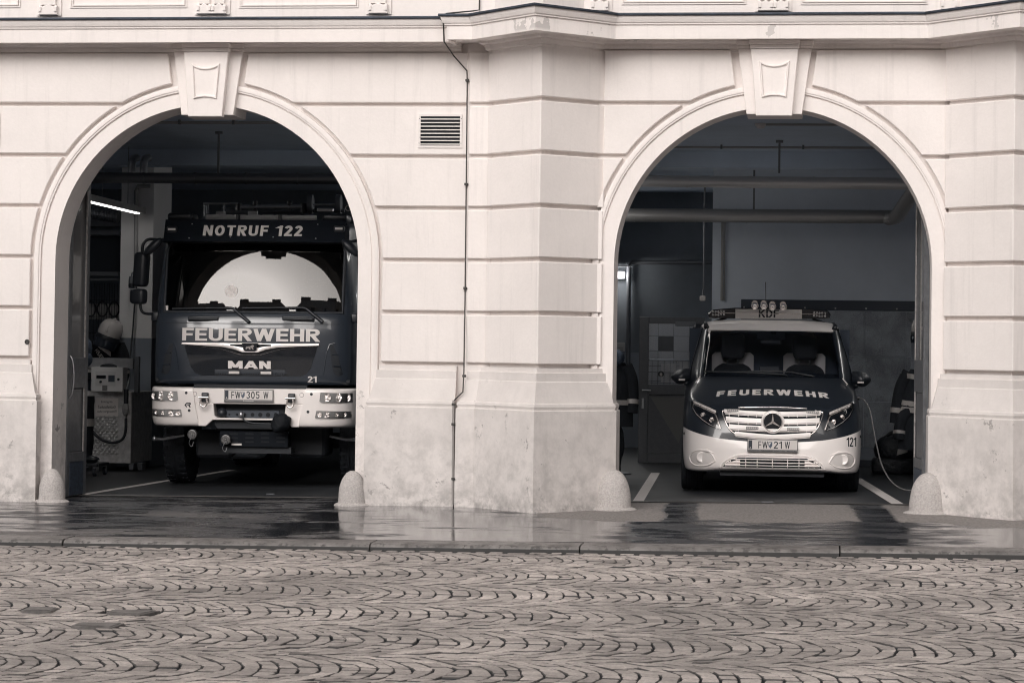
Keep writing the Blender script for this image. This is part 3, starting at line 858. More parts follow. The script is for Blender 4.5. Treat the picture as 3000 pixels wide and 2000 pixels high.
def sheet(x0, x1, y0_, y1_, n=12):
    return MB().grid([[(lerp(x0, x1, i / n), y, rz(lerp(x0, x1, i / n), y) - .004) for i in range(n + 1)] for y in (y0_, lerp(y0_, y1_, .5), y1_)]).mesh(smooth=60)
link('distant_road', sheet(-80, 80, -60, 10.95), FARSETTS, road)
link('distant_road', sheet(-80, -9.6, 10.95, 19.6), FARSETTS, road)
link('distant_road', sheet(4.6, 80, 10.95, 19.6), FARSETTS, road)
def cobble(quad, zt, tilt):
    """one sett: rounded outline, domed top; quad = 4 plan corners"""
    c = sum((Vector(p) for p in quad), Vector((0, 0))) / 4
    ring = []
    for i in range(4):
        p, q, o = Vector(quad[i]), Vector(quad[(i + 1) % 4]), Vector(quad[i - 1])
        ring += [p.lerp(o, R.uniform(.04, .12)), p.lerp(q, R.uniform(.04, .12))]
    vs = []
    for k, (s, dz) in enumerate(((1.0, -0.06), (1.0, -0.010), (0.945, -0.003), (0.85, 0.0))):
        for p in ring:
            d = (p - c) * s
            vs.append((c.x + d.x, c.y + d.y, zt + dz + (tilt[0] * d.x + tilt[1] * d.y if k else 0)))
    fs = []
    for k in range(3):
        for i in range(8):
            j = (i + 1) % 8; fs.append((k * 8 + i, k * 8 + j, k * 8 + 8 + j, k * 8 + 8 + i))
    fs.append(tuple(range(24, 32)))
    return vs, fs
def in_view(x, y, margin):
    a = math.atan2(x, y)
    return rad(-19.6) - margin / y < a < rad(4.9) + margin / y
stones = []
# three iron valve covers let into the setts (outlines first, so that no sett is laid there)
COVERS = [([(85, 1778), (172, 1780), (150, 1790), (60, 1789)], 'flat iron valve cover in the setts, leftmost beside the wider one'),
          ([(330, 1786), (470, 1789), (410, 1801), (310, 1795)], 'broad iron valve cover between the setts, largest of three'),
          ([(232, 1824), (365, 1826), (328, 1839), (208, 1833)], 'dark iron valve cover lying apart, closest to the lowest row of setts')]
cov = [([at_z(px, py, rz(-4, 15)) for px, py in q], lab) for q, lab in COVERS]
def under_cover(c):
    for pts, _ in cov:
        m = sum(pts, Vector()) / 4
        if abs(c.y - m.y) < .34 and abs(c.x - m.x) < .42:
            ins = True
            for i in range(4):
                p, q = pts[i], pts[(i + 1) % 4]
                e = (q - p); s_ = e.x * (c.y - p.y) - e.y * (c.x - p.x); t_ = e.x * (m.y - p.y) - e.y * (m.x - p.x)
                if s_ * t_ < 0 and abs(s_) / e.length > .008: ins = False
            if ins: return True
    return False
BAND, PITCH_X = 1.27, 0.102
y0 = KERB_F - 0.175
# a straight row of larger setts along the kerb
x = -9.5
while x < 4.5:
    w = R.uniform(0.115, 0.185)
    if in_view(x, 19.5, 1.6):
        j = R.uniform(.009, .02)
        stones.append([(x + j, KERB_F - 0.165 + R.uniform(-.012, .012)), (x + w - j, KERB_F - 0.165 + R.uniform(-.012, .012)), (x + w - j, KERB_F - 0.075 + R.uniform(-.012, .012)), (x + j, KERB_F - 0.075 + R.uniform(-.012, .012))])
    x += w
for band in range(7):
    ns = 11
    xo = [-10.6]
    while xo[-1] < 6.5: xo.append(xo[-1] + PITCH_X * R.uniform(.84, 1.18))
    def edge_y(x, b):                               # wavering border between two bands of arcs
        return y0 - b * BAND - .01 + .10 * noise.noise(Vector((x * .55, b * 3.7, 1))) * (1 if b else 0)
    def cur(k, t):
        x = xo[k]
        sag = .30 + .09 * noise.noise(Vector((x * .4, band * 5.1, 2)))
        skew = .10 * noise.noise(Vector((x * .35, band * 9.0, 4)))
        tt = t + .09 * noise.noise(Vector((x * .5, band * 2.0, 7))) * math.sin(math.pi * t)
        wob = .045 * noise.noise(Vector((k * .37, band * 7.0, t * 3.5)))
        return Vector((x + sag * (1 - (2 * tt - 1) ** 2) + skew * t + wob, lerp(edge_y(x, band), edge_y(x, band + 1), t)))
    for i in range(len(xo) - 1):
        tj = [0] + sorted((k + R.uniform(-.24, .24)) / ns for k in range(1, ns)) + [1]
        for k in range(ns):
            q = [cur(i, tj[k + 1]), cur(i + 1, tj[k + 1]), cur(i + 1, tj[k]), cur(i, tj[k])]
            c = sum(q, Vector((0, 0))) / 4
            if c.y < 10.9 or not in_view(c.x, c.y, 1.4) or under_cover(c): continue
            g1, g2 = R.uniform(.002, .0075), R.uniform(.002, .0075)
            g3 = R.uniform(.001, .005)
            q = [q[0] + Vector((g1, g3)), q[1] + Vector((-g2, g3)), q[2] + Vector((-g2, -g3)), q[3] + Vector((g1, -g3))]
            q = [p + Vector((R.uniform(-.0035, .0035), R.uniform(-.005, .005))) for p in q]
            stones.append([tuple(p) for p in q])
near = sorted((s for s in stones if in_view(s[0][0], s[0][1], 0.0) and s[0][1] > 12.15), key=lambda s: s[0][1])[:300]
near_ids = set(id(s) for s in near)
bulk = MB(); tone = []
for s in stones:
    c = sum((Vector(p) for p in s), Vector((0, 0))) / 4
    zt = rz(c.x, c.y) + R.gauss(0, 0.0026)
    vs, fs = cobble(s, zt, (R.gauss(0, .018), R.gauss(0, .018)))
    t = min(1, max(0, R.gauss(.5, .22)))
    if id(s) in near_ids:
        me = bpy.data.meshes.new('cobblestone')
        me.from_pydata([(v[0] - c.x, v[1] - c.y, v[2] - zt) for v in vs], [], fs)
        a = me.attributes.new('tone', 'FLOAT', 'POINT'); a.data.foreach_set('value', [t] * len(vs))
        me.polygons.foreach_set('use_smooth', [k_ < 8 for k_ in range(len(fs))])
        me.materials.append(COBBLE); me.materials.append(JOINT); me.materials.append(EDGE); me.polygons.foreach_set('material_index', [1 if k_ < 8 else 2 if k_ < 16 else 0 for k_ in range(len(fs))])
        o = link('cobblestone', me, None, road); o.location = (c.x, c.y, zt)
    else:
        bulk.add(vs, fs); tone += [t] * len(vs)
me = bpy.data.meshes.new('cobblestones'); me.from_pydata(bulk.v, [], bulk.f)
a = me.attributes.new('tone', 'FLOAT', 'POINT'); a.data.foreach_set('value', tone)
me.polygons.foreach_set('use_smooth', [k_ % 25 < 8 for k_ in range(len(bulk.f))])
me.materials.append(COBBLE); me.materials.append(JOINT); me.materials.append(EDGE); me.polygons.foreach_set('material_index', [1 if k_ % 25 < 8 else 2 if k_ % 25 < 16 else 0 for k_ in range(len(bulk.f))])
tag(link('cobblestones', me, None, road), kind='stuff')
IRON = mat('rusted iron plate', 0.13, WARM, 0.6, 0.2, bump=(40, .6, .006), var=(14, .4))
for pts, lab in cov:
    c = sum(pts, Vector()) / 4
    o = thing('valve_cover', lab, 'valve cover', c)
    MB().vprism([(p.x - c.x, p.y - c.y) for p in pts], -0.04, 0.004).build('frame', IRON, o, bevel=0.003)
    MB().vprism([((p.x - c.x) * .86, (p.y - c.y) * .86) for p in pts], 0.0042, 0.008).build('lid', IRON, o, bevel=0.002)
# ------------------------------------------------------------------ inside of the two bays
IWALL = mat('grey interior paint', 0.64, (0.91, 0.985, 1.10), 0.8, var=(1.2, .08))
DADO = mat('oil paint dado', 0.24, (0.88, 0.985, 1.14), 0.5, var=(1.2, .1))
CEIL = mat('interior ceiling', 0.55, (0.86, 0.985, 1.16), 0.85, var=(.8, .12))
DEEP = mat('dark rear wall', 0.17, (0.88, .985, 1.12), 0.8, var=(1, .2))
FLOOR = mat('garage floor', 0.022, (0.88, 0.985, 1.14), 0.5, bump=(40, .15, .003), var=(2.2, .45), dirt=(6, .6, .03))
LINE = mat('floor marking paint', 0.55, WARM, 0.6, dirt=(25, .6, .2))
STEEL = mat('galvanised steel', 0.42, (0.97, 0.985, 1.03), 0.34, 0.9, var=(12, .15))
DSTEEL = mat('dull metal', 0.16, (0.93, 0.985, 1.08), 0.45, 0.6)
BLACKP = mat('black plastic', 0.012, COOL, 0.45)
CLOTH = mat('dark turnout cloth', 0.012, COOL, 0.95, bump=(60, .5, .01))
REFL = mat('reflective stripe', 0.38, WARM, 0.35, var=(40, .15))
PAINTD = mat('dark door paint', 0.085, (0.93, 0.985, 1.09), 0.45, var=(20, .12))
XA, XB, YB, ZC = -12.0, 4.6, 37.6, 3.98
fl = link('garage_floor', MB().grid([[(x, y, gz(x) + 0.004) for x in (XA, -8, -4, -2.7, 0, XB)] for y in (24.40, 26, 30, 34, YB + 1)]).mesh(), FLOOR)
tag(fl, kind='structure')
# steel threshold and painted bay lines
for nm, pts, w in (('bay_line', ((-7.69, 24.50), (-7.38, 29.7)), 0.055), ('bay_line', ((-1.86, 24.46), (-2.07, 30.0)), 0.055), ('bay_line', ((0.735, 24.46), (0.38, 29.2)), 0.06)):
    a, b = Vector(pts[0]), Vector(pts[1]); d = (b - a).normalized(); nn = Vector((d.y, -d.x)) * w
    link(nm, MB().add([(p.x, p.y, gz(p.x) + 0.008) for p in (a - nn, a + nn, b + nn, b - nn)], [(0, 1, 2, 3)]).mesh(), LINE, fl)
for xa, xb, yy in ((-7.7, -4.62, 24.47), (-2.03, 1.0, 24.44)):
    link('threshold', MB().grid([[(x, yy - 0.05, gz(x) + 0.008), (x, yy - 0.03, gz(x) + 0.014), (x, yy, gz(x) + 0.008)] for x in (xa, (xa + xb) / 2, xb)]).mesh(), mat('threshold steel', .12, WARM, .45, .5, var=(20, .3)), fl)
link('drain_lid', MB().box(-0.045, 0.045, -0.02, 0.02, 0, 0.012).mesh(bevel=.004), DSTEEL, fl).location = at_z(793, 1448, gz(-5.5) + .004)
link('drain_lid', MB().box(-0.06, 0.06, -0.03, 0.03, 0, 0.014).mesh(bevel=.004), DSTEEL, fl).location = at_z(2248, 1472, gz(-.5) + .004)

def inside(mb, name, m, parent=None, **k): return part(mb, name, m, parent, **k)
ceil = inside(MB().box(XA, XB, 24.06, YB + 1, ZC, ZC + 0.2), 'ceiling', CEIL)
inside(MB().box(XA, XB, 29.6, 30.0, 3.78, ZC - .002), 'ceiling_beam', CEIL)
inside(MB().box(XA - 0.2, XA, 24.0, YB + 1, -0.3, ZC + 0.2), 'side_wall', IWALL)
inside(MB().box(XB, XB + 0.2, 24.0, YB + 1, -0.3, ZC + 0.2), 'side_wall', IWALL)
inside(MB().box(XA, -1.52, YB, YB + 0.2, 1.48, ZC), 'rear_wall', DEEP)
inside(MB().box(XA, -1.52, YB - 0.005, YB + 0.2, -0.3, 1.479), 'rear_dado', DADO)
mapw = inside(MB().box(-1.50, XB, 32.2, 32.45, 0.30, ZC - 0.002), 'map_wall', IWALL)
inside(MB().box(-1.50, XB, 32.19, 32.45, -0.05, 0.298), 'map_wall_dado', DADO)
inside(MB().box(-1.51, XB, 32.17, 32.19, -0.05, 0.13), 'skirting', mat('skirting', .03, COOL, .5))
inside(MB().box(-1.50, -1.35, 32.452, YB, -0.05, ZC - 0.002), 'partition', IWALL)
inside(MB().box(-2.66, -2.55, 24.1, 27.2, -0.3, ZC), 'bay_divider', IWALL)
# pillar of the left bay with its dado
pl0, pl1 = at_y(352, 800, 30.3).x, at_y(447, 800, 30.3).x
pil = inside(MB().box(pl0, pl1, 30.3, 31.15, 1.60, ZC - .002), 'pillar', mat('pillar paint', .72, NEUT, .8, var=(1.5, .06)))
inside(MB().box(pl0 - .004, pl1 + .004, 30.296, 31.154, -0.1, 1.598), 'pillar_dado', DADO)

# ---- ducts and pipes under the ceiling
def duct(name, label, p, q, r, m, seams=None, group=None, spiral=False):
    c = (Vector(p) + Vector(q)) / 2
    t = thing(name, label, 'duct', c, group=group)
    a, b = Vector(p) - c, Vector(q) - c
    MB().tube([a, b], r, 20).build('pipe', m, t, smooth=40)
    n = seams or 0
    for k in range(1, n):
        s = a.lerp(b, k / n); d = (b - a).normalized() * (0.012 if not spiral else 0.004)
        sk = Vector((0, 0.0, 0.0))
        MB().tube([s - d, s + d], r + (0.006 if not spiral else 0.004), 20).build('seam', m, t, smooth=40)
    return t
a, b = at_y(200, 518, 27.0), at_y(1100, 522, 27.0)
duct('exhaust_duct', 'long smooth dark metal duct crossing above the fire engine', (a.x - .3, 27.0, 3.44), (b.x + .3, 27.0, 3.44), 0.062, DSTEEL, 7)
a, b = at_y(1830, 530, 28.0), at_y(2760, 532, 28.0)
duct('exhaust_duct', 'smooth metal duct hung higher, crossing above the emergency van', (a.x, 28.0, a.z), (b.x, 28.0, a.z - .02), 0.068, mat('zinc duct', .55, NEUT, .4, .35), 5)
a, b = at_y(1830, 630, 30.6), at_y(2610, 636, 30.6)
spd = duct('spiral_duct', 'spiral seamed metal duct hung lower, behind the smooth one', (a.x, 30.6, a.z), (b.x, 30.6, a.z), 0.085, mat('dull zinc duct', .34, NEUT, .4, .4), 26, spiral=True)
t = thing('flexible_duct', 'ribbed flexible duct elbow rising beside the right door leaf', 'duct', at_y(2650, 600, 30.0))
c0 = t.location
pts = crom([at_y(2600, 640, 30.6) - c0, at_y(2628, 632, 30.4) - c0, at_y(2650, 600, 30.0) - c0, at_y(2680, 560, 29.6) - c0, at_y(2710, 530, 29.2) - c0], 8)
MB().tube(pts, [0.085 + (0.008 if i % 2 else 0) for i in range(len(pts))], 16).build('hose', mat('dull zinc duct', .34, NEUT, .4, .4), t, smooth=30)
for px, py, Y, lab in ((2228, 370, 25.9, 'white smoke detector close to the keystone of van bay'), (2217, 463, 30.2, 'white smoke detector further in, above van bay ducts')):
    p = at_y(px, py, Y); p.z = ZC - (0.2 if Y > 29.6 and Y < 30 else 0)
    t = thing('smoke_detector', lab, 'detector', p)
    MB().lathe([(.06, 0), (.06, -.02), (.045, -.035), (.04, -.05), (.02, -.055)], 18).build('body', mat('detector plastic', .6, WARM, .5), t, smooth=40)
    MB().box(0.06, 1.5, -.012, .012, -.024, -.002).build('conduit', mat('conduit', .3, NEUT, .5), t)
for px, Y, z0, lab in ((2283, 28.0, 3.6, 'threaded hanger rod of the smooth duct in van bay'), (2210, 30.6, 3.25, 'thin hanger rod of the spiral duct'), (640, 27.0, 3.5, 'thin hanger rod above the fire engine duct')):
    p = at_y(px, 480, Y)
    t = thing('hanger_rod', lab, 'rod', (p.x, Y, ZC))
    MB().box(-.012, .012, -.012, .012, z0 - ZC, 0).box(-.04, .04, -.02, .02, -.03, -.002).build('rod', DSTEEL, t)
for Y, z, x0, x1, lab in ((25.6, ZC - .03, -7.6, -4.6, 'conduit on the ceiling just behind the engine bay arch'), (31.6, ZC - .05, -8.2, -4.4, 'conduit far back on the engine bay ceiling'),
                          (28.6, ZC - .035, -2.2, 2.6, 'thin twin conduit across the van bay ceiling')):
    t = thing('ceiling_conduit', lab, 'conduit', (x0, Y, z))
    MB().tube([(0, 0, 0), (x1 - x0, 0, 0)], .014, 8).build('tube', mat('conduit', .3, NEUT, .5), t)
    for k in range(1, 5): MB().box((x1 - x0) * k / 5 - .012, (x1 - x0) * k / 5 + .012, -.02, .02, -.02, .03).build('clip', DSTEEL, t)
t = thing('duct_elbow', 'pair of short shiny duct stubs rising beside the left pillar', 'duct', at_y(405, 500, 28.2))
for px in (386, 421):
    p = at_y(px, 505, 28.2) - t.location
    MB().tube([p, p + Vector((0, 0, .11)), p + Vector((.0, .06, .17)), p + Vector((0, .2, .19))], .047, 14).build('stub', STEEL, t, smooth=40)

# ---- bay doors folded inwards
WOOD = mat('dark varnished door wood', 0.11, (0.95, 0.985, 1.06), 0.4, var=(18, .25))
WOODL = mat('worn door edge', 0.26, WARM, 0.5, var=(25, .4))
PANE = mat('grey door glass', .16, NEUT, .12, coat=.5)  # opaque grey gives the door pane its pale tone
def bay_door(label, hinge, end, zt):
    h, e = Vector(hinge), Vector(end); L = (e - h).length
    t = thing('bay_door', label, 'door', (h.x, h.y, gz(h.x)), (0, 0, math.atan2(e.y - h.y, e.x - h.x)))
    th = 0.028
    MB().box(0, 0.09, -th, th, 0.01, zt).box(L - 0.09, L, -th, th, 0.01, zt).build('stile', WOOD, t, bevel=.006)
    MB().box(0.0901, L - .0901, -th, th, 1.12, 1.44).box(.0901, L - .0901, -th, th, zt - .12, zt).box(.0901, L - .0901, -th, th, .36, .46).build('rail', WOOD, t, bevel=.006)
    MB().box(.0905, L - .0905, -th * .5, th * .5, .461, 1.119).build('panel', WOOD, t, bevel=.01)
    MB().box(.0905, L - .0905, -th - .004, th + .004, .02, .359).build('kick_plate', mat('scuffed kick plate', .07, COOL, .5, .3, var=(30, .5), dirt=(60, .64, .25)), t)
    MB().box(.0905, L - .0905, -.004, .004, 1.441, zt - .121).build('pane', PANE, t)
    for s in (-1, 1):
        MB().box(L - .115, L - .0915, s * .03 - .006, s * .03 + .006, 1.441, zt - .122).box(L - .115, L - .0915, s * .03 - .006, s * .03 + .006, .461, 1.119).build('glazing_bead', WOODL, t)
    MB().tube(crom([(.05, -th - .0, 1.02), (.05, -th - .03, 1.08), (.05, -th - .045, 1.24), (.05, -th - .03, 1.40), (.05, -th, 1.46)], 4), .008, 8).build('pull_handle', STEEL, t, smooth=50)
    return t
bay_door('folded wooden bay door with glass panel beside the fuel dispenser', (-7.742, 24.075), (-7.70, 24.62), 3.3)
bay_door('opened wooden bay door edge-on beside hanging turnout coats of the van bay', (0.985, 24.08), (0.925, 24.86), 3.3)
# slim steel door posts at the rebates
for X, Y in ((-7.70, 24.07), (0.965, 23.9)): pass

# ---- hanging strip lamps; some out of view, added to brighten the bays
def strip_lamp(label, la, lb):
    lamp = thing('strip_lamp', label, 'lamp', la, (0, 0, math.atan2(lb.y - la.y, lb.x - la.x)))
    LL = (lb - la).length
    MB().box(-.3, LL, -.045, .045, .01, .09).build('housing', mat('lamp housing', .30, NEUT, .4), lamp, bevel=.008)
    MB().box(-.3, LL - .25, -.019, .019, -.006, .0095).build('tube', mat('lamp tube', .8, WARM, .4, emit=11.0), lamp)
    for k in (.9, 2.2): MB().tube([(k, 0, .09), (k, 0, ZC - la.z)], .004, 6).build('cord', DSTEEL, lamp)
la, lb = at_y(244, 588, 27.0), at_y(417, 630, 30.0); lb.z = la.z
strip_lamp('lit strip lamp hanging over the fuel dispenser', la, lb)
strip_lamp('lit strip lamp hanging on the right side of the van bay by the coats', Vector((1.62, 26.2, 3.05)), Vector((1.75, 30.2, 3.05)))
strip_lamp('unseen strip lamp added to brighten the left side of the van bay', Vector((-2.52, 27.6, 3.3)), Vector((-3.25, 35.4, 3.3)))  # added lamp hidden behind the jamb, lights van bay and corridor
strip_lamp('unseen strip lamp added to brighten the far side of the fire engine', Vector((-4.0, 26.4, 3.3)), Vector((-4.1, 30.2, 3.3)))  # added lamp behind the pier, fills the engine bay with light

# ---- pillar fittings: conduit and hanging connector
t = thing('pillar_conduit', 'vertical grey conduit on the light pillar', 'conduit', at_y(398, 790, 30.27))
c0 = t.location
MB().tube([at_y(398, 800, 30.27) - c0, at_y(399, 560, 30.27) - c0, at_y(405, 545, 30.27) - c0, at_y(440, 545, 30.27) - c0], .028, 10).build('pipe', mat('conduit', .3, NEUT, .5), t, smooth=40)
t = thing('hanging_connector', 'black power connector hanging on its cable by the pillar', 'connector', at_y(385, 830, 30.15))
c0 = t.location
MB().tube(crom([at_y(398, 795, 30.2) - c0, at_y(388, 800, 30.15) - c0, at_y(386, 812, 30.15) - c0], 5), .011, 8).build('cable', DSTEEL, t, smooth=50)
MB().lathe([(.03, .09), (.038, .04), (.038, .0)], 14).build('grip', DSTEEL, t, smooth=40)
MB().lathe([(.036, -.001), (.04, -.02), (.036, -.06)], 14).build('socket', BLACKP, t, smooth=40)
t = thing('hanging_cable', 'thin dark cable hanging down the pillar to the fuel dispenser', 'cable', at_y(395, 980, 30.1))
c0 = t.location
MB().tube(crom([at_y(400, 840, 30.2) - c0, at_y(394, 900, 30.15) - c0, at_y(388, 980, 30.1) - c0, at_y(381, 1048, 30.0) - c0], 5), .011, 8).build('cable', BLACKP, t, smooth=50)

# ---- wire cage store behind the left door
cx0, cx1, CY = at_y(236, 850, 30.9).x, at_y(348, 850, 30.9).x, 30.9
cage = thing('wire_cage', 'dark wire mesh storage cage behind the left bay door', 'cage', ((cx0 + cx1) / 2, CY, gz(-9)))
hw = (cx1 - cx0) / 2
def zat(py, Y=CY): return at_y(290, py, Y).z - gz(-9)
MB().box(-hw, hw, -.02, .02, zat(822), zat(815)).box(-hw, hw, -.03, .02, zat(808), zat(796)).box(-hw, hw, -.02, .3, zat(688), zat(676)).box(-hw, -hw + .03, -.02, .02, 0, zat(680)).build('frame', DSTEEL, cage)
for k in range(14):
    x = -hw + .05 + k * (2 * hw - .07) / 13
    MB().box(x - .0035, x + .0035, -.004, .004, zat(1060), zat(830)).build('bar', BLACKP, cage)
for k in range(4): MB().box(-hw + .03, hw, .005, .011, zat(880 + k * 48), zat(880 + k * 48) + .007).build('cross_wire', BLACKP, cage)
MB().box(-hw, hw, .25, .3, zat(795), zat(690)).build('back_sheet', mat('cage sheet', .03, COOL, .7), cage)
t = thing('coiled_cable_shelf', 'pale shelf with coiled black cables inside the wire cage', 'shelf', (cage.location.x, CY + .2, cage.location.z + zat(900)))
MB().box(-hw, hw, -.05, .3, -.16, .05).build('crate', mat('pale crate', .42, NEUT, .7, var=(9, .3)), t, bevel=.02)
for k in range(4):
    cxk = -hw * .6 + k * .16
    MB().tube([(cxk + .07 * math.cos(a_), -.08, -.02 + .1 * math.sin(a_)) for a_ in [i * .5 for i in range(14)]], .011, 6).build('cable', BLACKP, t, smooth=50)
t = thing('rear_ducting', 'silver corrugated hose and sheet metal duct at the left wall', 'duct', at_y(295, 660, 31.6))
c0 = t.location
pts = [at_y(225 + i * 2.6, 612 + i * .5, 31.5) - c0 for i in range(48)]
MB().tube(pts, [.085 + (.008 if i % 3 == 0 else 0) for i in range(48)], 14).build('corrugated_hose', STEEL, t, smooth=20)
MB().box(-.7, .45, .0, .3, -.02, .13).build('sheet_duct', DSTEEL, t, bevel=.004)

# ---- fuel dispenser
FY = 29.2
fz = gz(-8.6)
fc = at_y(318, 1350, FY)
disp = thing('fuel_dispenser', 'workshop fuel dispenser with control box over dimpled steel cabinet', 'fuel dispenser', (fc.x, FY, fz))
def D(px, py, Y=FY): return at_y(px, py, Y) - disp.location
def dbox(px0, px1, py0, py1, y0, y1, name, m, parent=disp, bevel=.004):
    a, b = D(px0, py1, FY + y0), D(px1, py0, FY + y0)
    return MB().box(a.x, b.x, y0, y1, a.z, b.z).build(name, m, parent, bevel=bevel)
BRUSH = mat('brushed cabinet steel', 0.55, (1, .985, .985), 0.4, 0.35, var=(14, .25))
dbox(243, 386, 1148, 1354, 0, .95, 'cabinet', BRUSH)
dbox(258, 390, 1050, 1078, .05, .35, 'top_channel', STEEL)
dbox(392, 407, 1044, 1150, .05, .12, 'post', DSTEEL)
dbox(266, 360, 1076, 1146, -.16, .05, 'control_box', mat('control box enamel', .72, NEUT, .5))
cb = disp.children[-1]
dbox(279, 339, 1088, 1130, -.163, -.1605, 'face_plate', mat('face plate', .62, NEUT, .45), cb, 0)
dbox(282, 310, 1099, 1108, -.167, -.1635, 'display', mat('lcd', .012, COOL, .2), cb, 0)
dbox(317, 336, 1099, 1118, -.167, -.1635, 'keypad', mat('keypad', .05, COOL, .5), cb, 0)
for px, py in ((295, 1118), (347, 1111)):
    MB().lathe([(.017, 0), (.015, -.015), (.01, -.02)], 12, D(px, py, FY - .162), 'Y').build('knob', BLACKP, cb, smooth=40)
dbox(299, 314, 1128, 1143, -.175, -.1635, 'seal_box', mat('clear box', .2, NEUT, .3), cb, .003)
for i in range(16):
    for j in range(13):
        px, py = 253 + i * 13.6 / 2, 1172 + j * 16.2 + (8.1 if i % 2 else 0)
        if px > 347 or py > 1326 or (278 < px < 346 and 1160 < py < 1215): continue
        p = D(px, py, FY)
        MB().lathe([(.0235, .0), (.021, -.009), (.014, -.014), (.004, -.0155)], 10, p, 'Y').build('dimple', BRUSH, disp, smooth=70)
dbox(279, 347, 1166, 1218, -.012, -.0095, 'notice', mat('notice paper', .72, WARM, .7), disp, 0)
no = disp.children[-1]
INK = mat('black print', .015, COOL, .6)
for k, (tx, w) in enumerate((('Eintrag ins', 34), ('Tankstellenbuch', 56), ('nicht vergessen!!!', 60))):
    p = D(313, 1177 + k * 14.2, FY - .0125); s = 29.4 / 7083
    o = lettering('lettering', tx, w * s, 9 * s, p, INK, no, depth=.001, bold=.0); o.rotation_euler = (0, -.03, 0)
MB().tube(crom([D(240, 1195, FY - .10), D(256, 1240, FY - .12), D(275, 1268, FY - .13), D(300, 1288, FY - .14), D(332, 1296, FY - .14), D(358, 1286, FY - .13), D(368, 1262, FY - .12), D(369, 1225, FY - .1)], 6), .018, 10).build('hose', BLACKP, disp, smooth=60)
MB().tube([D(368, 1232, FY - .1), D(369, 1214, FY - .1)], .013, 8).build('coupling', STEEL, disp, smooth=50)
MB().ball(D(368, 1198, FY - .1), (.045, .04, .09)).build('rag', mat('grey rag', .30, NEUT, .9, bump=(30, 1, .03)), disp, smooth=60)
MB().tube([D(369, 1182, FY - .1), D(370, 1140, FY - .09)], .03, 8).build('nozzle_grip', BLACKP, disp, smooth=50)
MB().tube([D(371, 1140, FY - .09), D(376, 1122, FY - .08), D(380, 1104, FY - .07)], .008, 8).build('nozzle_spout', STEEL, disp, smooth=50)
MB().ball(D(318, 1073, FY - .06), (.11, .06, .035)).build('folded_cloth', CLOTH, disp, smooth=60)
for px in (384, 410): dbox(px - 7, px + 7, 1356, 1376, .03, .2, 'foot', DSTEEL)
dbox(250, 262, 1356, 1370, .03, .2, 'foot', DSTEEL)

# ---- turnout gear by the dispenser
HELM = mat('helmet shell', .5, WARM, .25, coat=.5)
def helmet(label, p, s=1.0, tilt=0.0):
    t = thing('fire_helmet', label, 'helmet', p, (0, tilt, 0))
    mb = MB()
    prof = [(.004, .17), (.06, .165), (.10, .14), (.125, .09), (.13, .04), (.128, .0), (.12, -.03)]
    mb.lathe([(r * s, h * s) for r, h in prof[::-1]], 20, sx=.88); mb.build('shell', HELM, t, smooth=60)
    MB().tube([(0, -.13 * s * math.sin(rad(a_)) , (.02 + .155 * math.cos(rad(a_))) * s) for a_ in range(-80, 81, 20)], .013 * s, 8).build('comb', HELM, t, smooth=60)
    MB().lathe([(.133 * s, -.03 * s), (.136 * s, .005 * s), (.12 * s, .02 * s)], 20, sx=.88).build('band', BLACKP, t, smooth=60)
    mb = MB(); mb.lathe([(.132 * s, -.11 * s), (.138 * s, -.06 * s), (.136 * s, -.03 * s)], 20, sx=.88); mb.build('visor', mat('tinted visor', .03, COOL, .1), t, smooth=60)
    return t
def coat(label, p, w, h, d=.16, stripes=(.3, .62), lean=0.0, group=None):
    """hanging turnout coat: gathered at the shoulders, flared hem, two sleeves"""
    t = thing('turnout_coat', label, 'coat', p, (0, lean, 0), group)
    rows = []
    for k in range(9):
        f = k / 8; ww = w * (.30 + .20 * min(1, f * 4) + .03 * f) ; dd = d * (.3 + .35 * min(1, f * 3))
        rows.append([(ww * math.cos(a_) * (1 + .07 * math.sin(a_ * 6 + f * 2)), dd * math.sin(a_) * (1 + .12 * math.sin(a_ * 5 + f * 3)), -h * f) for a_ in [2 * math.pi * i / 28 for i in range(28)]])
    mb = MB().grid(rows, closed=True); mb.add(rows[0], [tuple(range(28))]); mb.add(rows[-1], [tuple(range(28))])
    mb.build('body', CLOTH, t, smooth=70)
    for s in (-1, 1):
        pts = crom([(s * w * .36, 0, -.05 * h), (s * w * .52, -.02, -.25 * h), (s * w * .57, -.03, -.5 * h), (s * w * .56, -.05, -.78 * h)], 4)
        sl = MB().tube(pts, [.075 * (1 - .2 * i / len(pts)) for i in range(len(pts))], 12).build('sleeve', CLOTH, t, smooth=60)
        MB().tube([pts[-4], pts[-3]], .074, 12).build('sleeve_stripe', REFL, sl, smooth=60)
    for f in stripes:
        ww = w * (.53 + .03 * f) * 1.03; dd = d * .66 * 1.06
        mb = MB().grid([[(ww * math.cos(a_) * (1 + .07 * math.sin(a_ * 6 + f * 2)), dd * math.sin(a_) * (1 + .12 * math.sin(a_ * 5 + f * 3)), -h * f + q) for a_ in [2 * math.pi * i / 28 for i in range(28)]] for q in (.03, -.03)], closed=True)
        mb.build('reflective_stripe', REFL, t, smooth=70)
    return t
helmet('pale fire helmet with dark band hung by the fuel dispenser pillar', at_y(318, 985, 30.1), 1.35, .35)
t = coat('dark turnout coat with lettering and bright band under the pale helmet', at_y(318, 1003, 30.24), .40, .62, d=.1, stripes=())
MB().add([(-.10, -.13, -.06), (-.07, -.135, -.005), (.075, -.135, -.12), (.07, -.13, -.18)], [(0, 1, 2, 3)]).build('reflective_stripe', REFL, t)
o = lettering('lettering', 'FEUER', .16, .05, (-.075, -.135, -.155), REFL, t, bold=.02); o.rotation_euler = (0, rad(52), 0)
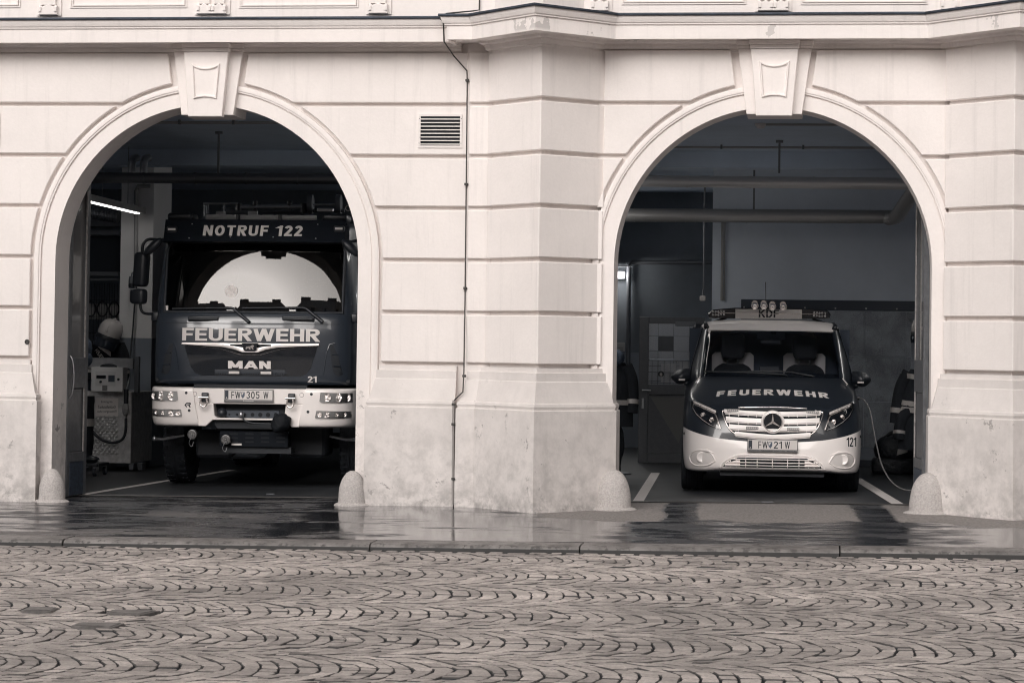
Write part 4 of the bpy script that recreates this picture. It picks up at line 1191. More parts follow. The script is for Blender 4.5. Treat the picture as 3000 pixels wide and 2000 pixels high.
t = thing('grey_cap_bundle', 'crumpled grey hood bundle hanging beside the door leaf', 'hood', at_y(252, 1045, 28.6))
MB().ball((0, 0, .1), (.075, .08, .13)).ball((.02, -.02, -.03), (.07, .06, .09)).build('cloth', mat('grey cloth', .11, COOL, .9, bump=(20, 1, .03)), t, smooth=60)
# trousers over boots on a low trolley
tp = at_z(297, 1392, gz(-8.4))
trol = thing('gear_trolley', 'low dark gear trolley on castors at the open door', 'trolley', (tp.x - .22, tp.y, gz(-8.4)))
MB().box(-.6, .24, -.25, .25, .115, .15).build('deck', BLACKP, trol, bevel=.006)
for x, y in ((.2, -.2), (-.5, -.2), (.2, .2)):
    w = MB().lathe([(.05, -.016), (.05, .016)], 16, (x, y, .05), 'X').build('castor', mat('castor tyre', .02, COOL, .6), trol, smooth=40)
    MB().lathe([(.033, -.018), (.033, .018)], 14, (x, y, .05), 'X').box(x - .024, x + .024, y - .012, y + .012, .06, .116).build('fork', STEEL, w)
MB().tube([(.24, -.2, .06), (.24, -.2, .2)], .007, 6).build('brake_rod', STEEL, trol)
t = thing('turnout_trousers', 'dark turnout trousers with pale leg band pulled over boots', 'trousers', trol.location + Vector((-.02, -.02, .15)))
for x in (-.1, .05):
    b = MB(); b.tube(crom([(x, 0, .10), (x, 0, .3), (x - .01, 0, .55), (x - .02, 0, .8)], 4), [.075, .08, .085, .09, .09, .085, .09, .095, .1, .1, .1, .11, .11], 14).build('trouser_leg', CLOTH, t, smooth=60)
    MB().tube([(x - .005, 0, .44), (x - .005, 0, .53)], .098, 14).build('reflective_stripe', REFL, t, smooth=60)
    MB().ball((x + .05, -.03, .045), (.13, .06, .05)).tube([(x, 0, .03), (x, 0, .18)], .07, 12).build('boot', mat('boot leather', .012, COOL, .35), t, smooth=60)

# ---- right bay: rail, city map, door, signs
railm = mat('map rail', .05, COOL, .4)
ra, rb = at_y(2171, 905, 32.17), at_y(2900, 907, 32.17)
rail = thing('map_rail', 'dark hanging rail along the top of the city map', 'rail', (ra.x, 32.17, ra.z))
MB().box(0, rb.x - ra.x, 0, .03, 0, .13).build('board', railm, rail, bevel=.004)
for k in range(8): MB().box(.4 * k + .03, .4 * k + .05, -.006, 0, .015, .035).build('clip', STEEL, rail)
def map_material():
    m = bpy.data.materials.new('printed city map'); m.use_nodes = True
    n, l = m.node_tree.nodes, m.node_tree.links; b = n['Principled BSDF']; b.inputs['Roughness'].default_value = .45
    geo = n.new('ShaderNodeNewGeometry')
    def add(scale, feature):
        v = n.new('ShaderNodeTexVoronoi'); v.feature = feature; v.inputs['Scale'].default_value = scale; v.inputs['Randomness'].default_value = 1
        nzz = n.new('ShaderNodeTexNoise'); nzz.inputs['Scale'].default_value = 3; mix = n.new('ShaderNodeMixRGB'); mix.blend_type = 'ADD'; mix.inputs[0].default_value = .35
        l.new(geo.outputs['Position'], nzz.inputs['Vector']); l.new(geo.outputs['Position'], mix.inputs[1]); l.new(nzz.outputs['Color'], mix.inputs[2])
        l.new(mix.outputs[0], v.inputs['Vector']); return v.outputs['Distance']
    def mr(v, a, b_, c, d):
        t = n.new('ShaderNodeMapRange'); t.inputs[1].default_value = a; t.inputs[2].default_value = b_; t.inputs[3].default_value = c; t.inputs[4].default_value = d; l.new(v, t.inputs[0]); return t.outputs[0]
    def mul(a, b_):
        t = n.new('ShaderNodeMath'); t.operation = 'MULTIPLY'; l.new(a, t.inputs[0]); l.new(b_, t.inputs[1]); return t.outputs[0]
    roads = mul(mr(add(38, 'DISTANCE_TO_EDGE'), 0, .05, 1.45, 1), mr(add(9, 'DISTANCE_TO_EDGE'), 0, .03, .72, 1))
    nz = n.new('ShaderNodeTexNoise'); nz.inputs['Scale'].default_value = 3.5; nz.inputs['Detail'].default_value = 8; l.new(geo.outputs['Position'], nz.inputs['Vector'])
    v = mul(roads, mr(nz.outputs[0], .35, .65, .62, 1.15))
    mx = n.new('ShaderNodeMixRGB'); mx.blend_type = 'MULTIPLY'; mx.inputs[0].default_value = 1; mx.inputs[1].default_value = (.31, .335, .37, 1); l.new(v, mx.inputs[2])
    l.new(mx.outputs[0], b.inputs['Base Color']); return m
MAPM = map_material()
cm = thing('city_map', 'wall sized city map sheets mounted behind the emergency van', 'map', (ra.x, 32.18, .30))
wt_, ht_ = (rb.x - ra.x) / 6, (ra.z - .31) / 3
for i in range(6):
    for j in range(3): MB().box(i * wt_ + .002, (i + 1) * wt_ - .002, 0, .016, j * ht_ + .002, (j + 1) * ht_ - .002).build('map_sheet', MAPM, cm)
# door of the side room, standing in the corridor mouth
da, db = at_y(1868, 1352, 32.6), at_y(2066, 930, 32.6)
door = thing('service_door', 'grey service door with large wired glass pane beside the map wall', 'door', (da.x, 32.6, gz(-2)))
dw, dh = db.x - da.x, db.z - gz(-2)
zg0, zg1 = at_y(1900, 1125, 32.6).z - gz(-2), dh - .09
MB().box(0, .13, 0, .05, 0.005, dh).box(dw - .13, dw, 0, .05, .005, dh).box(.1301, dw - .1301, 0, .05, zg1, dh).box(.1301, dw - .1301, 0, .05, zg0 - .14, zg0).box(.1301, dw - .1301, 0, .05, .005, .13).build('frame', PAINTD, door, bevel=.006)
MB().box(.1305, dw - .1305, .012, .04, .131, zg0 - .141).build('panel', PAINTD, door, bevel=.006)
MB().add([(.16, .0115, zg0 - .17), (dw - .14, .0115, zg0 - .17), (dw * .62, .0115, zg0 - .17 - .62)], [(0, 1, 2)]).build('triangle_mark', mat('paler door paint', .12, NEUT, .5), door)
MB().box(.1305, dw - .1305, .02, .028, zg0 + .001, zg1 - .001).build('pane', glass('clear pane', 1.5, (.75, .77, .8)), door)
MB().tube([(.05, -.03, zg0 - .08), (.17, -.035, zg0 - .082)], .009, 8).build('handle', STEEL, door, smooth=50)
MB().box(.045, .075, -.008, 0, zg0 - .33, zg0 - .19).build('lock_plate', STEEL, door, bevel=.003)
MB().box(dw * .55, dw * .86, -.05, 0, dh - .12, dh - .06).build('door_closer', DSTEEL, door, bevel=.005)
MB().lathe([(.04, 0), (.04, -.002)], 20, (.3, .0195, zg0 + .14), 'Y').build('push_sticker', BLACKP, door)
ps = door.children[-1]
MB().prism([(.278, zg0 + .13), (.29, zg0 + .13), (.29, zg0 + .115), (.31, zg0 + .115), (.31, zg0 + .13), (.322, zg0 + .13), (.3, zg0 + .165)], .0155, .017).build('arrow', REFL, ps)
lettering('lettering', 'Drücken', .05, .011, (.3, .0165, zg0 + .108), REFL, ps, depth=.001, bold=0)
# tiled shower wall and wire basket seen through the pane
tw = thing('tiled_partition', 'pale tiled partition seen through the service door pane', 'tiled wall', ((da.x + db.x) / 2 - .05, 34.6, gz(-2)))
TILE = mat('white tile', .62, NEUT, .2); TILD = mat('grey tile', .10, NEUT, .2); 
MB().box(-.50, .62, .012, .12, 0, 1.94).build('core', mat('tile grout', .25, NEUT, .8), tw)
for i in range(5):
    for j in range(9):
        x0, z0 = -.495 + i * .222, .005 + j * .214
        m_ = TILD if (j == 7 and i % 2 == 1) else TILE
        MB().box(x0 + .003, x0 + .218, 0, .0115, z0 + .003, z0 + .21).build('tile', m_, tw)
wb = thing('wire_basket', 'wire roll basket with papers behind the service door pane', 'basket', ((da.x + db.x) / 2 - .05, 34.2, gz(-2)))
MB().tube([(-.5, 0, 1.38), (.45, 0, 1.38)], .015, 8).build('top_rail', STEEL, wb)
for k in range(12): MB().box(-.5 + k * .085, -.494 + k * .085, -.003, .003, .2, 1.37).build('bar', DSTEEL, wb)
for k in range(7): MB().box(-.5, .45, .004, .01, .3 + k * .15, .307 + k * .15).build('cross_wire', DSTEEL, wb)
MB().box(-.2, .02, .02, .025, 1.05, 1.33).box(.06, .34, .02, .024, .98, 1.36).build('paper', mat('notice paper', .72, WARM, .7), wb)
# corridor wall fittings
t = thing('corridor_pipe', 'grey pipe running down and along the corridor wall', 'pipe', at_y(1842, 1100, 37.45))
c0 = t.location
MB().tube([at_y(1836, 1110, 37.5) - c0, at_y(1840, 1085, 37.5) - c0, at_y(1842, 780, 37.5) - c0, at_y(1852, 768, 37.5) - c0, at_y(2090, 768, 37.5) - c0], .035, 10).build('pipe', DSTEEL, t, smooth=40)
t = thing('wall_lamp', 'small lit bulkhead lamp on the corridor wall', 'lamp', at_y(1813, 805, 37.4))
MB().box(-.06, .075, -.06, .1, -.045, .045).build('diffuser', mat('lamp glow', .8, WARM, .4, emit=26.0), t, bevel=.015)
MB().box(-.09, .09, .101, .18, -.06, .06).build('bracket', DSTEEL, t)
MB().box(-.1, .2, -.05, .15, .13, .15).build('hood', DSTEEL, t)
t = thing('notice_sign', 'small pale notice sign on the corridor wall', 'sign', at_y(1812, 1016, 37.4))
MB().box(-.13, .1, 0, .02, -.07, .07).build('plate', mat('sign plate', .4, NEUT, .5), t, bevel=.004)
lettering('lettering', 'Feuerwache', .15, .018, (-.01, -.001, -.01), INK, t, depth=.001, bold=0)
lettering('lettering', 'Gastronomie', .16, .018, (-.01, -.001, -.045), INK, t, depth=.001, bold=0)
MB().box(-.10, -.06, -.002, 0, .02, .06).build('crest', INK, t)
t = thing('corner_alarm', 'small white alarm box on the edge of the map wall', 'alarm', at_y(2061, 874, 32.1))
MB().box(-.05, .03, -.03, .03, -.035, .035).build('box', mat('alarm plastic', .6, WARM, .4), t, bevel=.012)
MB().tube([(-.01, 0, .035), (-.01, 0, .09), (.0, 0, .12), (.0, 0, 1.5)], .012, 8).build('conduit', DSTEEL, t)
t = thing('wall_trunking', 'vertical trunking on the plain wall above the van roof', 'trunking', at_y(2115, 880, 32.16))
MB().box(-.02, .012, 0, .03, 0, at_y(2115, 650, 32.16).z - t.location.z).box(.022, .034, .0, .03, 0, at_y(2115, 650, 32.16).z - t.location.z).build('strips', mat('conduit', .3, NEUT, .5), t)
# coats at both sides of the van bay
c = coat('turnout coat with pale stripes hanging beside the service door', at_y(1800, 1062, 29.5), .42, .78, stripes=(.62,))
MB().ball((0, -.05, .06), (.13, .1, .11)).build('hood', mat('grey cloth', .11, COOL, .9, bump=(20, 1, .03)), c, smooth=60)
cs = at_y(1798, 1062, 29.62)
t = thing('coat_stand', 'dark steel coat stand carrying the coat beside the service door', 'coat stand', (cs.x, 29.62, gz(-2)))
MB().tube([(0, 0, .02), (0, 0, cs.z - gz(-2) + .12)], .018, 10).build('pole', DSTEEL, t, smooth=50)
MB().lathe([(.24, 0), (.23, .02), (.03, .035)], 20).build('foot', DSTEEL, t, smooth=40)
for q in range(4): MB().tube([(0, 0, cs.z - gz(-2) + .02), (.12 * math.cos(q * 1.57 + .5), .12 * math.sin(q * 1.57 + .5), cs.z - gz(-2) + .07)], .009, 8).build('hook', DSTEEL, t, smooth=50)
t = thing('hanging_trousers', 'dark trousers hanging under the coat beside the service door', 'trousers', at_y(1795, 1250, 29.6))
MB().tube(crom([(0, 0, 0), (.05, 0, -.2), (.02, 0, -.42), (.0, 0, -.58)], 4), [.1, .11, .11, .1, .1, .1, .1, .09, .09, .09, .1, .1, .1], 12).build('cloth', CLOTH, t, smooth=60)
helmet('dark brimmed fire helmet on the shelf right of the map', at_y(2700, 975, 29.5), 1.1)
t = thing('coat_shelf', 'grey steel coat shelf at the right wall of the van bay', 'shelf', at_y(2670, 985, 29.6))
MB().box(0, .6, -.2, .2, -.03, 0).box(.0, .6, .18, .2, -1.3, -.031).build('shelf', DADO, t)
coat('turnout coat with three bright bands hanging by the open right door', at_y(2700, 1085, 29.3), .42, .85, stripes=(.1, .48, .58), lean=.12)
coat('black turnout coat with low pale hem band behind the right door', at_y(2720, 1200, 29.0), .55, .5, stripes=(.05,), lean=.1)
# cable from the van to the wall, bag on a box
BAGM = mat('black bag cloth', .010, COOL, .6, bump=(25, .8, .02))
bp0 = at_z(2625, 1388, gz(.8))
bag = thing('equipment_bag', 'black equipment bag with white tag lying by the map wall', 'bag', (bp0.x, bp0.y, gz(.8)))
MB().box(-.3, .3, -.2, .2, 0, .2).build('base_box', BAGM, bag, bevel=.05, seg=3, smooth=60)
MB().ball((-.02, 0, .3), (.26, .2, .2)).build('body', BAGM, bag, smooth=60)
MB().add([(.0, -.21, .24), (.13, -.22, .28), (.15, -.205, .40), (.02, -.2, .36)], [(0, 1, 2, 3)]).build('tag', mat('white tag', .6, WARM, .6), bag)
MB().tube(crom([(-.15, -.05, .44), (-.05, -.08, .52), (.1, -.08, .53), (.17, -.05, .44)], 4), .02, 8).build('handle', BAGM, bag, smooth=60)
MB().box(.16, .17, -.16, -.14, .40, .56).build('zip', STEEL, bag)
st = thing('step_stool', 'dark folding stool behind the equipment bag', 'stool', (bp0.x + .42, bp0.y + .15, gz(1)))
MB().box(-.22, .22, -.15, .15, .52, .56).build('seat', DADO, st, bevel=.008)
for x in (-.19, .19):
    for y in (-.12, .12): MB().box(x - .015, x + .015, y - .015, y + .015, 0, .519).build('leg', DSTEEL, st)
MB().ball((.1, -.18, .25), (.16, .1, .2)).build('cloth', mat('grey cloth', .11, COOL, .9, bump=(20, 1, .03)), st, smooth=60)
# ------------------------------------------------------------------ vehicles: shared helpers
from mathutils.bvhtree import BVHTree
class Frame:
    """upright local frame of a parked vehicle (x to the right seen from the street, y to its rear)"""
    def __init__(s, o, a):
        s.o = Vector(o); s.ux = Vector((math.cos(a), math.sin(a), 0)); s.uy = Vector((-math.sin(a), math.cos(a), 0))
    def p(s, px, py, yl):
        d = ray(px, py); t = (yl - (CAM_LOC - s.o).dot(s.uy)) / d.dot(s.uy)
        q = CAM_LOC + d * t - s.o
        return Vector((q.dot(s.ux), yl, q.z))
class Surf:
    """front surface of a vehicle: y(x, z) found on its shells"""
    def __init__(s, objs):
        vs, fs = [], []
        for o in objs:
            k = len(vs); vs += [v.co.copy() for v in o.data.vertices]; fs += [tuple(i + k for i in p.vertices) for p in o.data.polygons]
        s.b = BVHTree.FromPolygons(vs, fs)
    def y(s, x, z, default=0.3):
        h = s.b.ray_cast(Vector((x, -2, z)), Vector((0, 1, 0)))
        return h[0].y if h[0] else default
def decal(name, poly, surf, off, m, parent, thick=0.004, smooth=70):
    """flat-cut piece laid on the vehicle's surface"""
    c = sum((Vector(p) for p in poly), Vector((0, 0))) / len(poly)
    n = len(poly); mb = MB()
    rings = []
    for s in (1, .75, .5, .25):
        rings.append([(c.x + (p[0] - c.x) * s, surf.y(c.x + (p[0] - c.x) * s, c.y + (p[1] - c.y) * s) - off, c.y + (p[1] - c.y) * s) for p in poly])
    back = [(p[0], p[1] + thick + off, p[2]) for p in rings[0]]
    mb.grid([back] + rings, closed=True)
    mb.add([(c.x, surf.y(c.x, c.y) - off, c.y)] + rings[-1], [(0, i + 1, (i + 1) % n + 1) for i in range(n)])
    return mb.build(name, m, parent, smooth=smooth, weld=True)
def densify(poly, d=0.03):
    out = []
    for i, p in enumerate(poly):
        q = poly[(i + 1) % len(poly)]; L = math.hypot(q[0] - p[0], q[1] - p[1]); n = max(1, int(L / d))
        out += [(lerp(p[0], q[0], k / n), lerp(p[1], q[1], k / n)) for k in range(n)]
    return out
PAINT = mat('fire engine paint', 0.026, (0.76, .985, 1.36), 0.32, coat=.5, spec=.4)
VPAINT = mat('van paint', 0.014, (0.74, .985, 1.4), 0.30, coat=.45, spec=.4)
WHITE = mat('white vehicle paint', 0.84, WARM, 0.35, coat=.7)
CHROME = mat('chrome', 0.88, WARM, 0.16, .9)
RUB = mat('black rubber', 0.014, COOL, 0.65)
TYRE = mat('tyre rubber', 0.012, COOL, 0.75, bump=(30, .3, .01))
GLOSSB = mat('gloss black', 0.010, COOL, 0.12, coat=.6)
UNDER = mat('underbody', 0.010, COOL, 0.7)
LETTER = mat('reflective lettering', 0.62, WARM, 0.5)
LENS = glass('lamp lens', 1.45, (.92, .92, .92))
LEDM = mat('led lens', .62, WARM, .15)
BOWL = mat('lamp reflector', .75, WARM, .14, 1.0, bump=(45, .6, .02))
LAMPB = mat('lamp bowl grey', .5, NEUT, .25, .1)
PLATEM = mat('number plate', .62, WARM, .4)
def number_plate(parent, c, w, h, letters, dealer):
    """letters: (text, x centre, width) in metres"""
    o = MB().box(-w / 2, w / 2, -.012, .01, -h / 2, h / 2).build('number_plate', mat('plate frame', .16, NEUT, .4), parent, bevel=.004); o.location = c
    MB().box(-w / 2 + .008, w / 2 - .008, -.015, -.0125, -h / 2 + .026, h / 2 - .008).build('plate_face', PLATEM, o)
    MB().box(-w / 2 + .012, -w / 2 + .05, -.0165, -.0152, -h / 2 + .03, h / 2 - .012).build('country_band', mat('plate band', .03, COOL, .4), o)
    lettering('lettering', 'A', .018, .02, (-w / 2 + .031, -.0167, -h / 2 + .045), PLATEM, o, depth=.0008)
    hh = h - .06
    for tx, x, ww in letters: link('lettering', block_text(tx, ww, hh, .001, t=.15, gap=.18), INK, o).location = (x, -.0152, .009)
    cx = letters[0][1] + letters[0][2] / 2 + .026
    MB().prism([(cx - .02, .04), (cx + .02, .04), (cx + .02, 0), (cx, -.03), (cx - .02, 0)], -.0165, -.0152).build('crest', mat('crest grey', .10, COOL, .5), o)
    MB().prism([(cx - .014, .034), (cx + .01, .034), (cx - .012, .0)], -.0172, -.0166).build('crest_field', PLATEM, o)
    lettering('lettering', dealer[0], w * dealer[1], .015, (0, -.0128, -h / 2 + .0135), dealer[2], o, depth=.0008, bold=.01)
    return o

# ------------------------------------------------------------------ fire engine
TO, TA = (-6.185, 25.642, gz(-6.185) + 0.004), rad(3.2)
truck = thing('fire_engine', 'dark fire engine with white bumper and arched sky reflection in windscreen', 'fire engine', TO, (0, -0.004, TA))
TF = Frame(TO, TA)
def t4(x, y, yl): return TF.p(420 + x * .28061, 600 + y * .28061, yl)
def t5(x, y, yl): return TF.p(420 + x * .28061, 1040 + y * .28061, yl)
def interp(tab, v):
    for (a, p), (b, q) in zip(tab[:-1], tab[1:]):
        if v <= b: return lerp(p, q, max(0, (v - a) / (b - a)))
    return tab[-1][1]
CY0 = [(1.15, .115), (1.18, .085), (1.45, .065), (1.70, .075), (1.86, .10), (1.925, .13)]
def cab_y(x, z): x = abs(x); return interp(CY0, z) + .05 * x * x + .04 * x ** 8
rows = []
for z in (1.145, 1.165, 1.20, 1.32, 1.45, 1.60, 1.72, 1.80, 1.86, 1.915):
    e = 1.0 if z < 1.8 else lerp(1.0, .995, (z - 1.8) / .12)
    rows.append([(x, cab_y(x, z), z) for x in (0, .25, .5, .75, .9, .99)] + [(1.06 * e, cab_y(.99, z) + .05, z), (1.10 * e, cab_y(.99, z) + .16, z), (1.113 * e, .6, z), (1.113 * e, 1.9, z)])
cab = shell('cab', rows, PAINT, truck, .02, nu=3, nv=2)
csurf = Surf([cab])
# windscreen and the frame round it
def ws_y(x, z):
    dz = z - 1.925
    return .13 + dz * math.tan(rad(7.0)) + .10 * dz * dz + .088 * x * x
SCREEN = glass('coated windscreen', 1.53, (.30, .33, .38))
rows = [[(x, ws_y(x, z) + .004, z) for x in (0, .25, .5, .75, .9, .985)] for z in (1.925, 2.05, 2.2, 2.35, 2.5, 2.62, 2.70)]
ws = shell('windscreen', rows, SCREEN, truck, 0, nu=3, nv=3)
edge = [(x, ws_y(x, 1.925) - .002, 1.925) for x in [-.985 + .197 * i for i in range(11)]]
edge += [(.985, ws_y(.985, z) - .002, z) for z in (2.05, 2.2, 2.35, 2.5, 2.6)] + [(x, ws_y(x, 2.70) - .002, 2.70) for x in [.95 - .19 * i for i in range(11)]]
edge += [(-.985, ws_y(.985, z) - .002, z) for z in (2.6, 2.5, 2.35, 2.2, 2.05)]
MB().tube(edge + edge[:1], .017, 8).build('windscreen_seal', RUB, truck, smooth=60)
for s in (-1, 1):
    rows = [[(s * a, ws_y(.99, z) + b, z) for a, b in ((.99 - .0 * k, .0), (1.05 - .05 * k, .03), (1.095 - .06 * k, .14), (1.11 - .07 * k, .5), (1.11 - .07 * k, 1.9 - ws_y(.99, z)))] for z, k in ((1.90, 0), (2.1, .12), (2.4, .55), (2.72, 1.0))]
    shell('door_pillar', rows, PAINT, truck, .02, mirror=False)
rows = [[(0, .24 + .0, 2.69), (.5, .27, 2.69), (.85, .32, 2.69), (.99, .36, 2.69), (1.04, .55, 2.69), (1.04, 1.9, 2.69)],
        [(0, .28, 2.85), (.5, .31, 2.85), (.85, .36, 2.85), (.985, .41, 2.85), (1.03, .6, 2.84), (1.03, 1.9, 2.84)],
        [(0, .36, 2.925), (.5, .39, 2.925), (.82, .44, 2.92), (.95, .50, 2.91), (1.01, .66, 2.90), (1.01, 1.9, 2.90)],
        [(0, .55, 2.95), (.5, .57, 2.95), (.8, .62, 2.95), (.90, .66, 2.945), (.95, .75, 2.94), (.95, 1.9, 2.94)],
        [(0, 1.9, 2.96), (.5, 1.9, 2.96), (.8, 1.9, 2.96), (.9, 1.9, 2.96), (.94, 1.9, 2.955), (.94, 1.9, 2.95)]]
shell('roof', rows, mat('dark roof paint', .02, COOL, .4), truck, .02)
MB().box(-1.08, 1.08, 1.86, 1.9, 1.16, 2.94).build('cab_back', UNDER, truck)
MB().box(-1.07, 1.07, .2, 1.85, 1.17, 1.2).build('cab_floor', UNDER, truck)
dsh = MB().prism([(-1.0, 1.72), (1.0, 1.72), (.98, 1.90), (-.98, 1.90)], .30, .62).build('dashboard', mat('dashboard', .02, COOL, .7), truck, bevel=.03, seg=2, smooth=50)
MB().lathe([(.21, -.012), (.225, 0), (.21, .012), (.195, 0)], 24, (.5, 0, 0), 'Y').xf(Matrix.Translation((0, .72, 1.86)) @ Matrix.Rotation(rad(-50), 4, 'X')).build('steering_wheel', BLACKP, truck, smooth=60)
for x in (-.55, .5):
    s_ = MB().box(x - .24, x + .24, 1.0, 1.45, 1.5, 1.66).build('seat', mat('seat cloth', .03, COOL, .9), truck, bevel=.05, seg=3, smooth=60)
    MB().box(x - .23, x + .23, 1.4, 1.55, 1.64, 2.25).build('backrest', mat('seat cloth', .03, COOL, .9), s_, bevel=.06, seg=3, smooth=60)
    MB().box(x - .13, x + .13, 1.42, 1.52, 2.28, 2.48).build('headrest', mat('seat cloth', .03, COOL, .9), s_, bevel=.04, seg=3, smooth=60)
# sun visor with the emergency number
vr = [[(x, .10 + .07 * x * x + (z - 2.70) * .45, z) for x in (0, .3, .6, .8, .93, 1.0)] for z in (2.695, 2.72, 2.80, 2.88, 2.925, 2.94)]
vis = shell('sun_visor', vr, mat('smoked visor', .009, COOL, .18, coat=.4), truck, .012)
vsurf = Surf([vis])
a, b = t4(640, 210, .18), t4(1672, 332, .18)
def on_vis(cx, cz): return lambda u, t: (cx + u, vsurf.y(cx + u, cz + t) - .001, cz + t)
for wd, f0, f1 in (('NOTRUF', 0, .658), ('122', .749, 1)):
    wl_ = b.x - a.x
    link('lettering', block_text(wd, wl_ * (f1 - f0), a.z - b.z, .003, on_vis(a.x + wl_ * (f0 + f1) / 2, (a.z + b.z) / 2), t=.23, gap=.17, slant=.04), mat('visor lettering', .62, WARM, .5), vis)
for x, y in ((490, 345), (925, 337), (1370, 340), (1812, 355), (508, 195), (1822, 205)):
    p = t4(x, y, .16); MB().ball((p.x, vsurf.y(p.x, p.z), p.z), .008, 8, 6).build('bolt', STEEL, vis, smooth=60)
for s in (-1, 1):
    p = t4(300 if s < 0 else 2045, 255, .15)
    q = Vector((p.x, vsurf.y(p.x, p.z, .2), p.z))
    h = MB().box(q.x - .06, q.x + .06, q.y - .03, q.y + .05, q.z - .04, q.z + .04).build('flash_lamp', BLACKP, vis, bevel=.02, seg=2, smooth=50)
    MB().box(q.x - .042, q.x + .042, q.y - .034, q.y - .0305, q.z - .006, q.z + .016).build('flash_led', LEDM, h, bevel=.002)
    MB().box(s * .72, s * 1.0, .34, .72, 2.93, 3.02).build('beacon_housing', BLACKP, truck, bevel=.035, seg=3, smooth=50)
# pale rolled strip and racks on the roof
rl = MB()
for k in range(8): rl.lathe([(.026, k * .155 - .62), (.030, k * .155 - .60), (.030, k * .155 - .49), (.026, k * .155 - .466)], 14, (0, .62, 2.985), 'X')
rl.build('roof_roll', mat('rolled cover', .6, NEUT, .6), truck, smooth=50)
for px in (698, 822):
    p = TF.p(px, 645, .5); MB().box(p.x - .016, p.x + .016, .5, .66, 2.93, 3.01).build('roll_strap', BLACKP, truck, bevel=.004)
RY = 2.6
def tp(zx, zy, yl=RY): return TF.p(480 + zx * .2466, 520 + zy * .2466, yl)
def tbar(x0, x1, zy, r, m, name, yl=RY):
    a, b = tp(x0, zy, yl), tp(x1, zy, yl); MB().tube([a, b], r, 10).build(name, m, truck, smooth=50)
tbar(920, 1655, 352, .032, STEEL, 'ladder_rail'); tbar(1170, 1500, 326, .012, STEEL, 'ladder_rung', 2.9); tbar(1140, 1660, 402, .03, DSTEEL, 'ladder_rail', 2.9)
tbar(700, 1080, 402, .05, DSTEEL, 'locker_rail', 3.0); tbar(480, 890, 308, .012, STEEL, 'hand_rail', 2.5); tbar(1780, 2060, 325, .012, STEEL, 'ladder_rung'); tbar(1750, 2160, 397, .022, DSTEEL, 'ladder_rail')
for zx, z0, z1, r in ((505, 320, 450, .02), (728, 310, 450, .012), (530, 320, 450, .02), (1100, 280, 395, .03), (1508, 280, 395, .03), (905, 310, 390, .04), (1675, 310, 420, .04)):
    MB().tube([tp(zx, z1), tp(zx, z0)], r, 8).build('rack_post', DSTEEL if r < .03 else BLACKP, truck, smooth=50)
for zx in (1755, 2090):
    c = tp(zx, 320); MB().lathe([(.115, -.03), (.12, 0), (.115, .03)], 20, c, 'X').build('ladder_wheel', DSTEEL, truck, smooth=50)
for zx in (690, 1072):
    c = tp(zx, 437); MB().cbox(c, (.11, .05, .08)).build('bracket_plate', STEEL, truck, bevel=.004)
c = tp(1930, 390, 2.5); MB().cbox(c, (.20, .02, .05)).build('slotted_plate', STEEL, truck, bevel=.02)
c = tp(2203, 368, 2.4); MB().tube([(c.x + .032 * math.cos(k * .5), c.y, c.z + .032 * math.sin(k * .5)) for k in range(14)], .005, 6).build('pin_ring', LETTER, truck, smooth=50)
# superstructure behind the cab
MB().box(-1.22, 1.22, 2.0, 7.2, .95, 2.98).build('equipment_body', PAINT, truck, bevel=.04, seg=2, smooth=50)
for s in (-1, 1):
    for k in range(3): MB().box(s * 1.222 - .006, s * 1.222 + .006, 2.2 + k * 1.6, 3.65 + k * 1.6, 1.0, 2.5).build('roller_shutter', STEEL, truck)
MB().box(-.45, .45, .5, 7.2, .62, .94).build('chassis', UNDER, truck)

# front panel: flap line, handles, wipers
def strip_on(name, x0, x1, ztop, zbot, off, m, parent, n=40, surf=csurf, thick=.01, off2=None):
    f, bck = [], []
    rows_f = [[], []]
    for i in range(n + 1):
        x = lerp(x0, x1, i / n)
        for k, z in enumerate((ztop(x), zbot(x))): rows_f[k].append((x, surf.y(x, z) - (off if k == 0 or off2 is None else off2), z))
    rows_b = [[(p[0], p[1] + off + thick, p[2]) for p in r] for r in rows_f]
    mid = [[(p[0], p[1] - .25 * off, (p[2] + q[2]) / 2) for p, q in zip(*rows_f)]]
    mb = MB().grid([rows_b[0], rows_f[0]] + mid + [rows_f[1], rows_b[1]])
    return mb.build(name, m, parent, smooth=50)
strip_on('panel_gap', -1.0, 1.0, lambda x: 1.805, lambda x: 1.798, .001, UNDER, cab)
for a_, b_ in (((470, 1155), (800, 1220)), ((1450, 1160), (1790, 1225))):
    a, b = t4(*a_, .09), t4(*b_, .09); y = cab_y((a.x + b.x) / 2, 1.86)
    h = MB().box(a.x, b.x, y - .012, y + .03, b.z, a.z).build('grab_handle', BLACKP, cab, bevel=.012, seg=2, smooth=50)
    MB().tube([(a.x + .02, y - .03, (a.z + b.z) / 2), (b.x - .02, y - .03, (a.z + b.z) / 2)], .014, 10).build('grip', BLACKP, h, smooth=60)
def wiper(pts):
    bl0, bl1, el, rt = [t4(x, y, 0) for x, y in pts]
    g = lambda p: Vector((p.x, (ws_y(p.x, p.z) if p.z > 1.925 else cab_y(p.x, p.z)) - .03, p.z))
    w = MB().tube([g(bl0), g(bl0.lerp(bl1, .5)), g(bl1)], .010, 8).build('wiper', BLACKP, truck, smooth=60)
    MB().tube([g(bl0.lerp(bl1, .45)), g(bl1), g(el), g(rt)], [.008, .013, .015, .02], 8).build('wiper_arm', BLACKP, w, smooth=60)
wiper(((275, 1078), (905, 1072), (930, 1082), (1100, 1225))); wiper(((1020, 1075), (1655, 1072), (1690, 1085), (1865, 1225)))
a, b = t4(410, 1280, .09), t4(1845, 1435, .09)
def on_cab(cx, cz): return lambda u, t: (cx + u, csurf.y(cx + u, cz + t) - .001, cz + t)
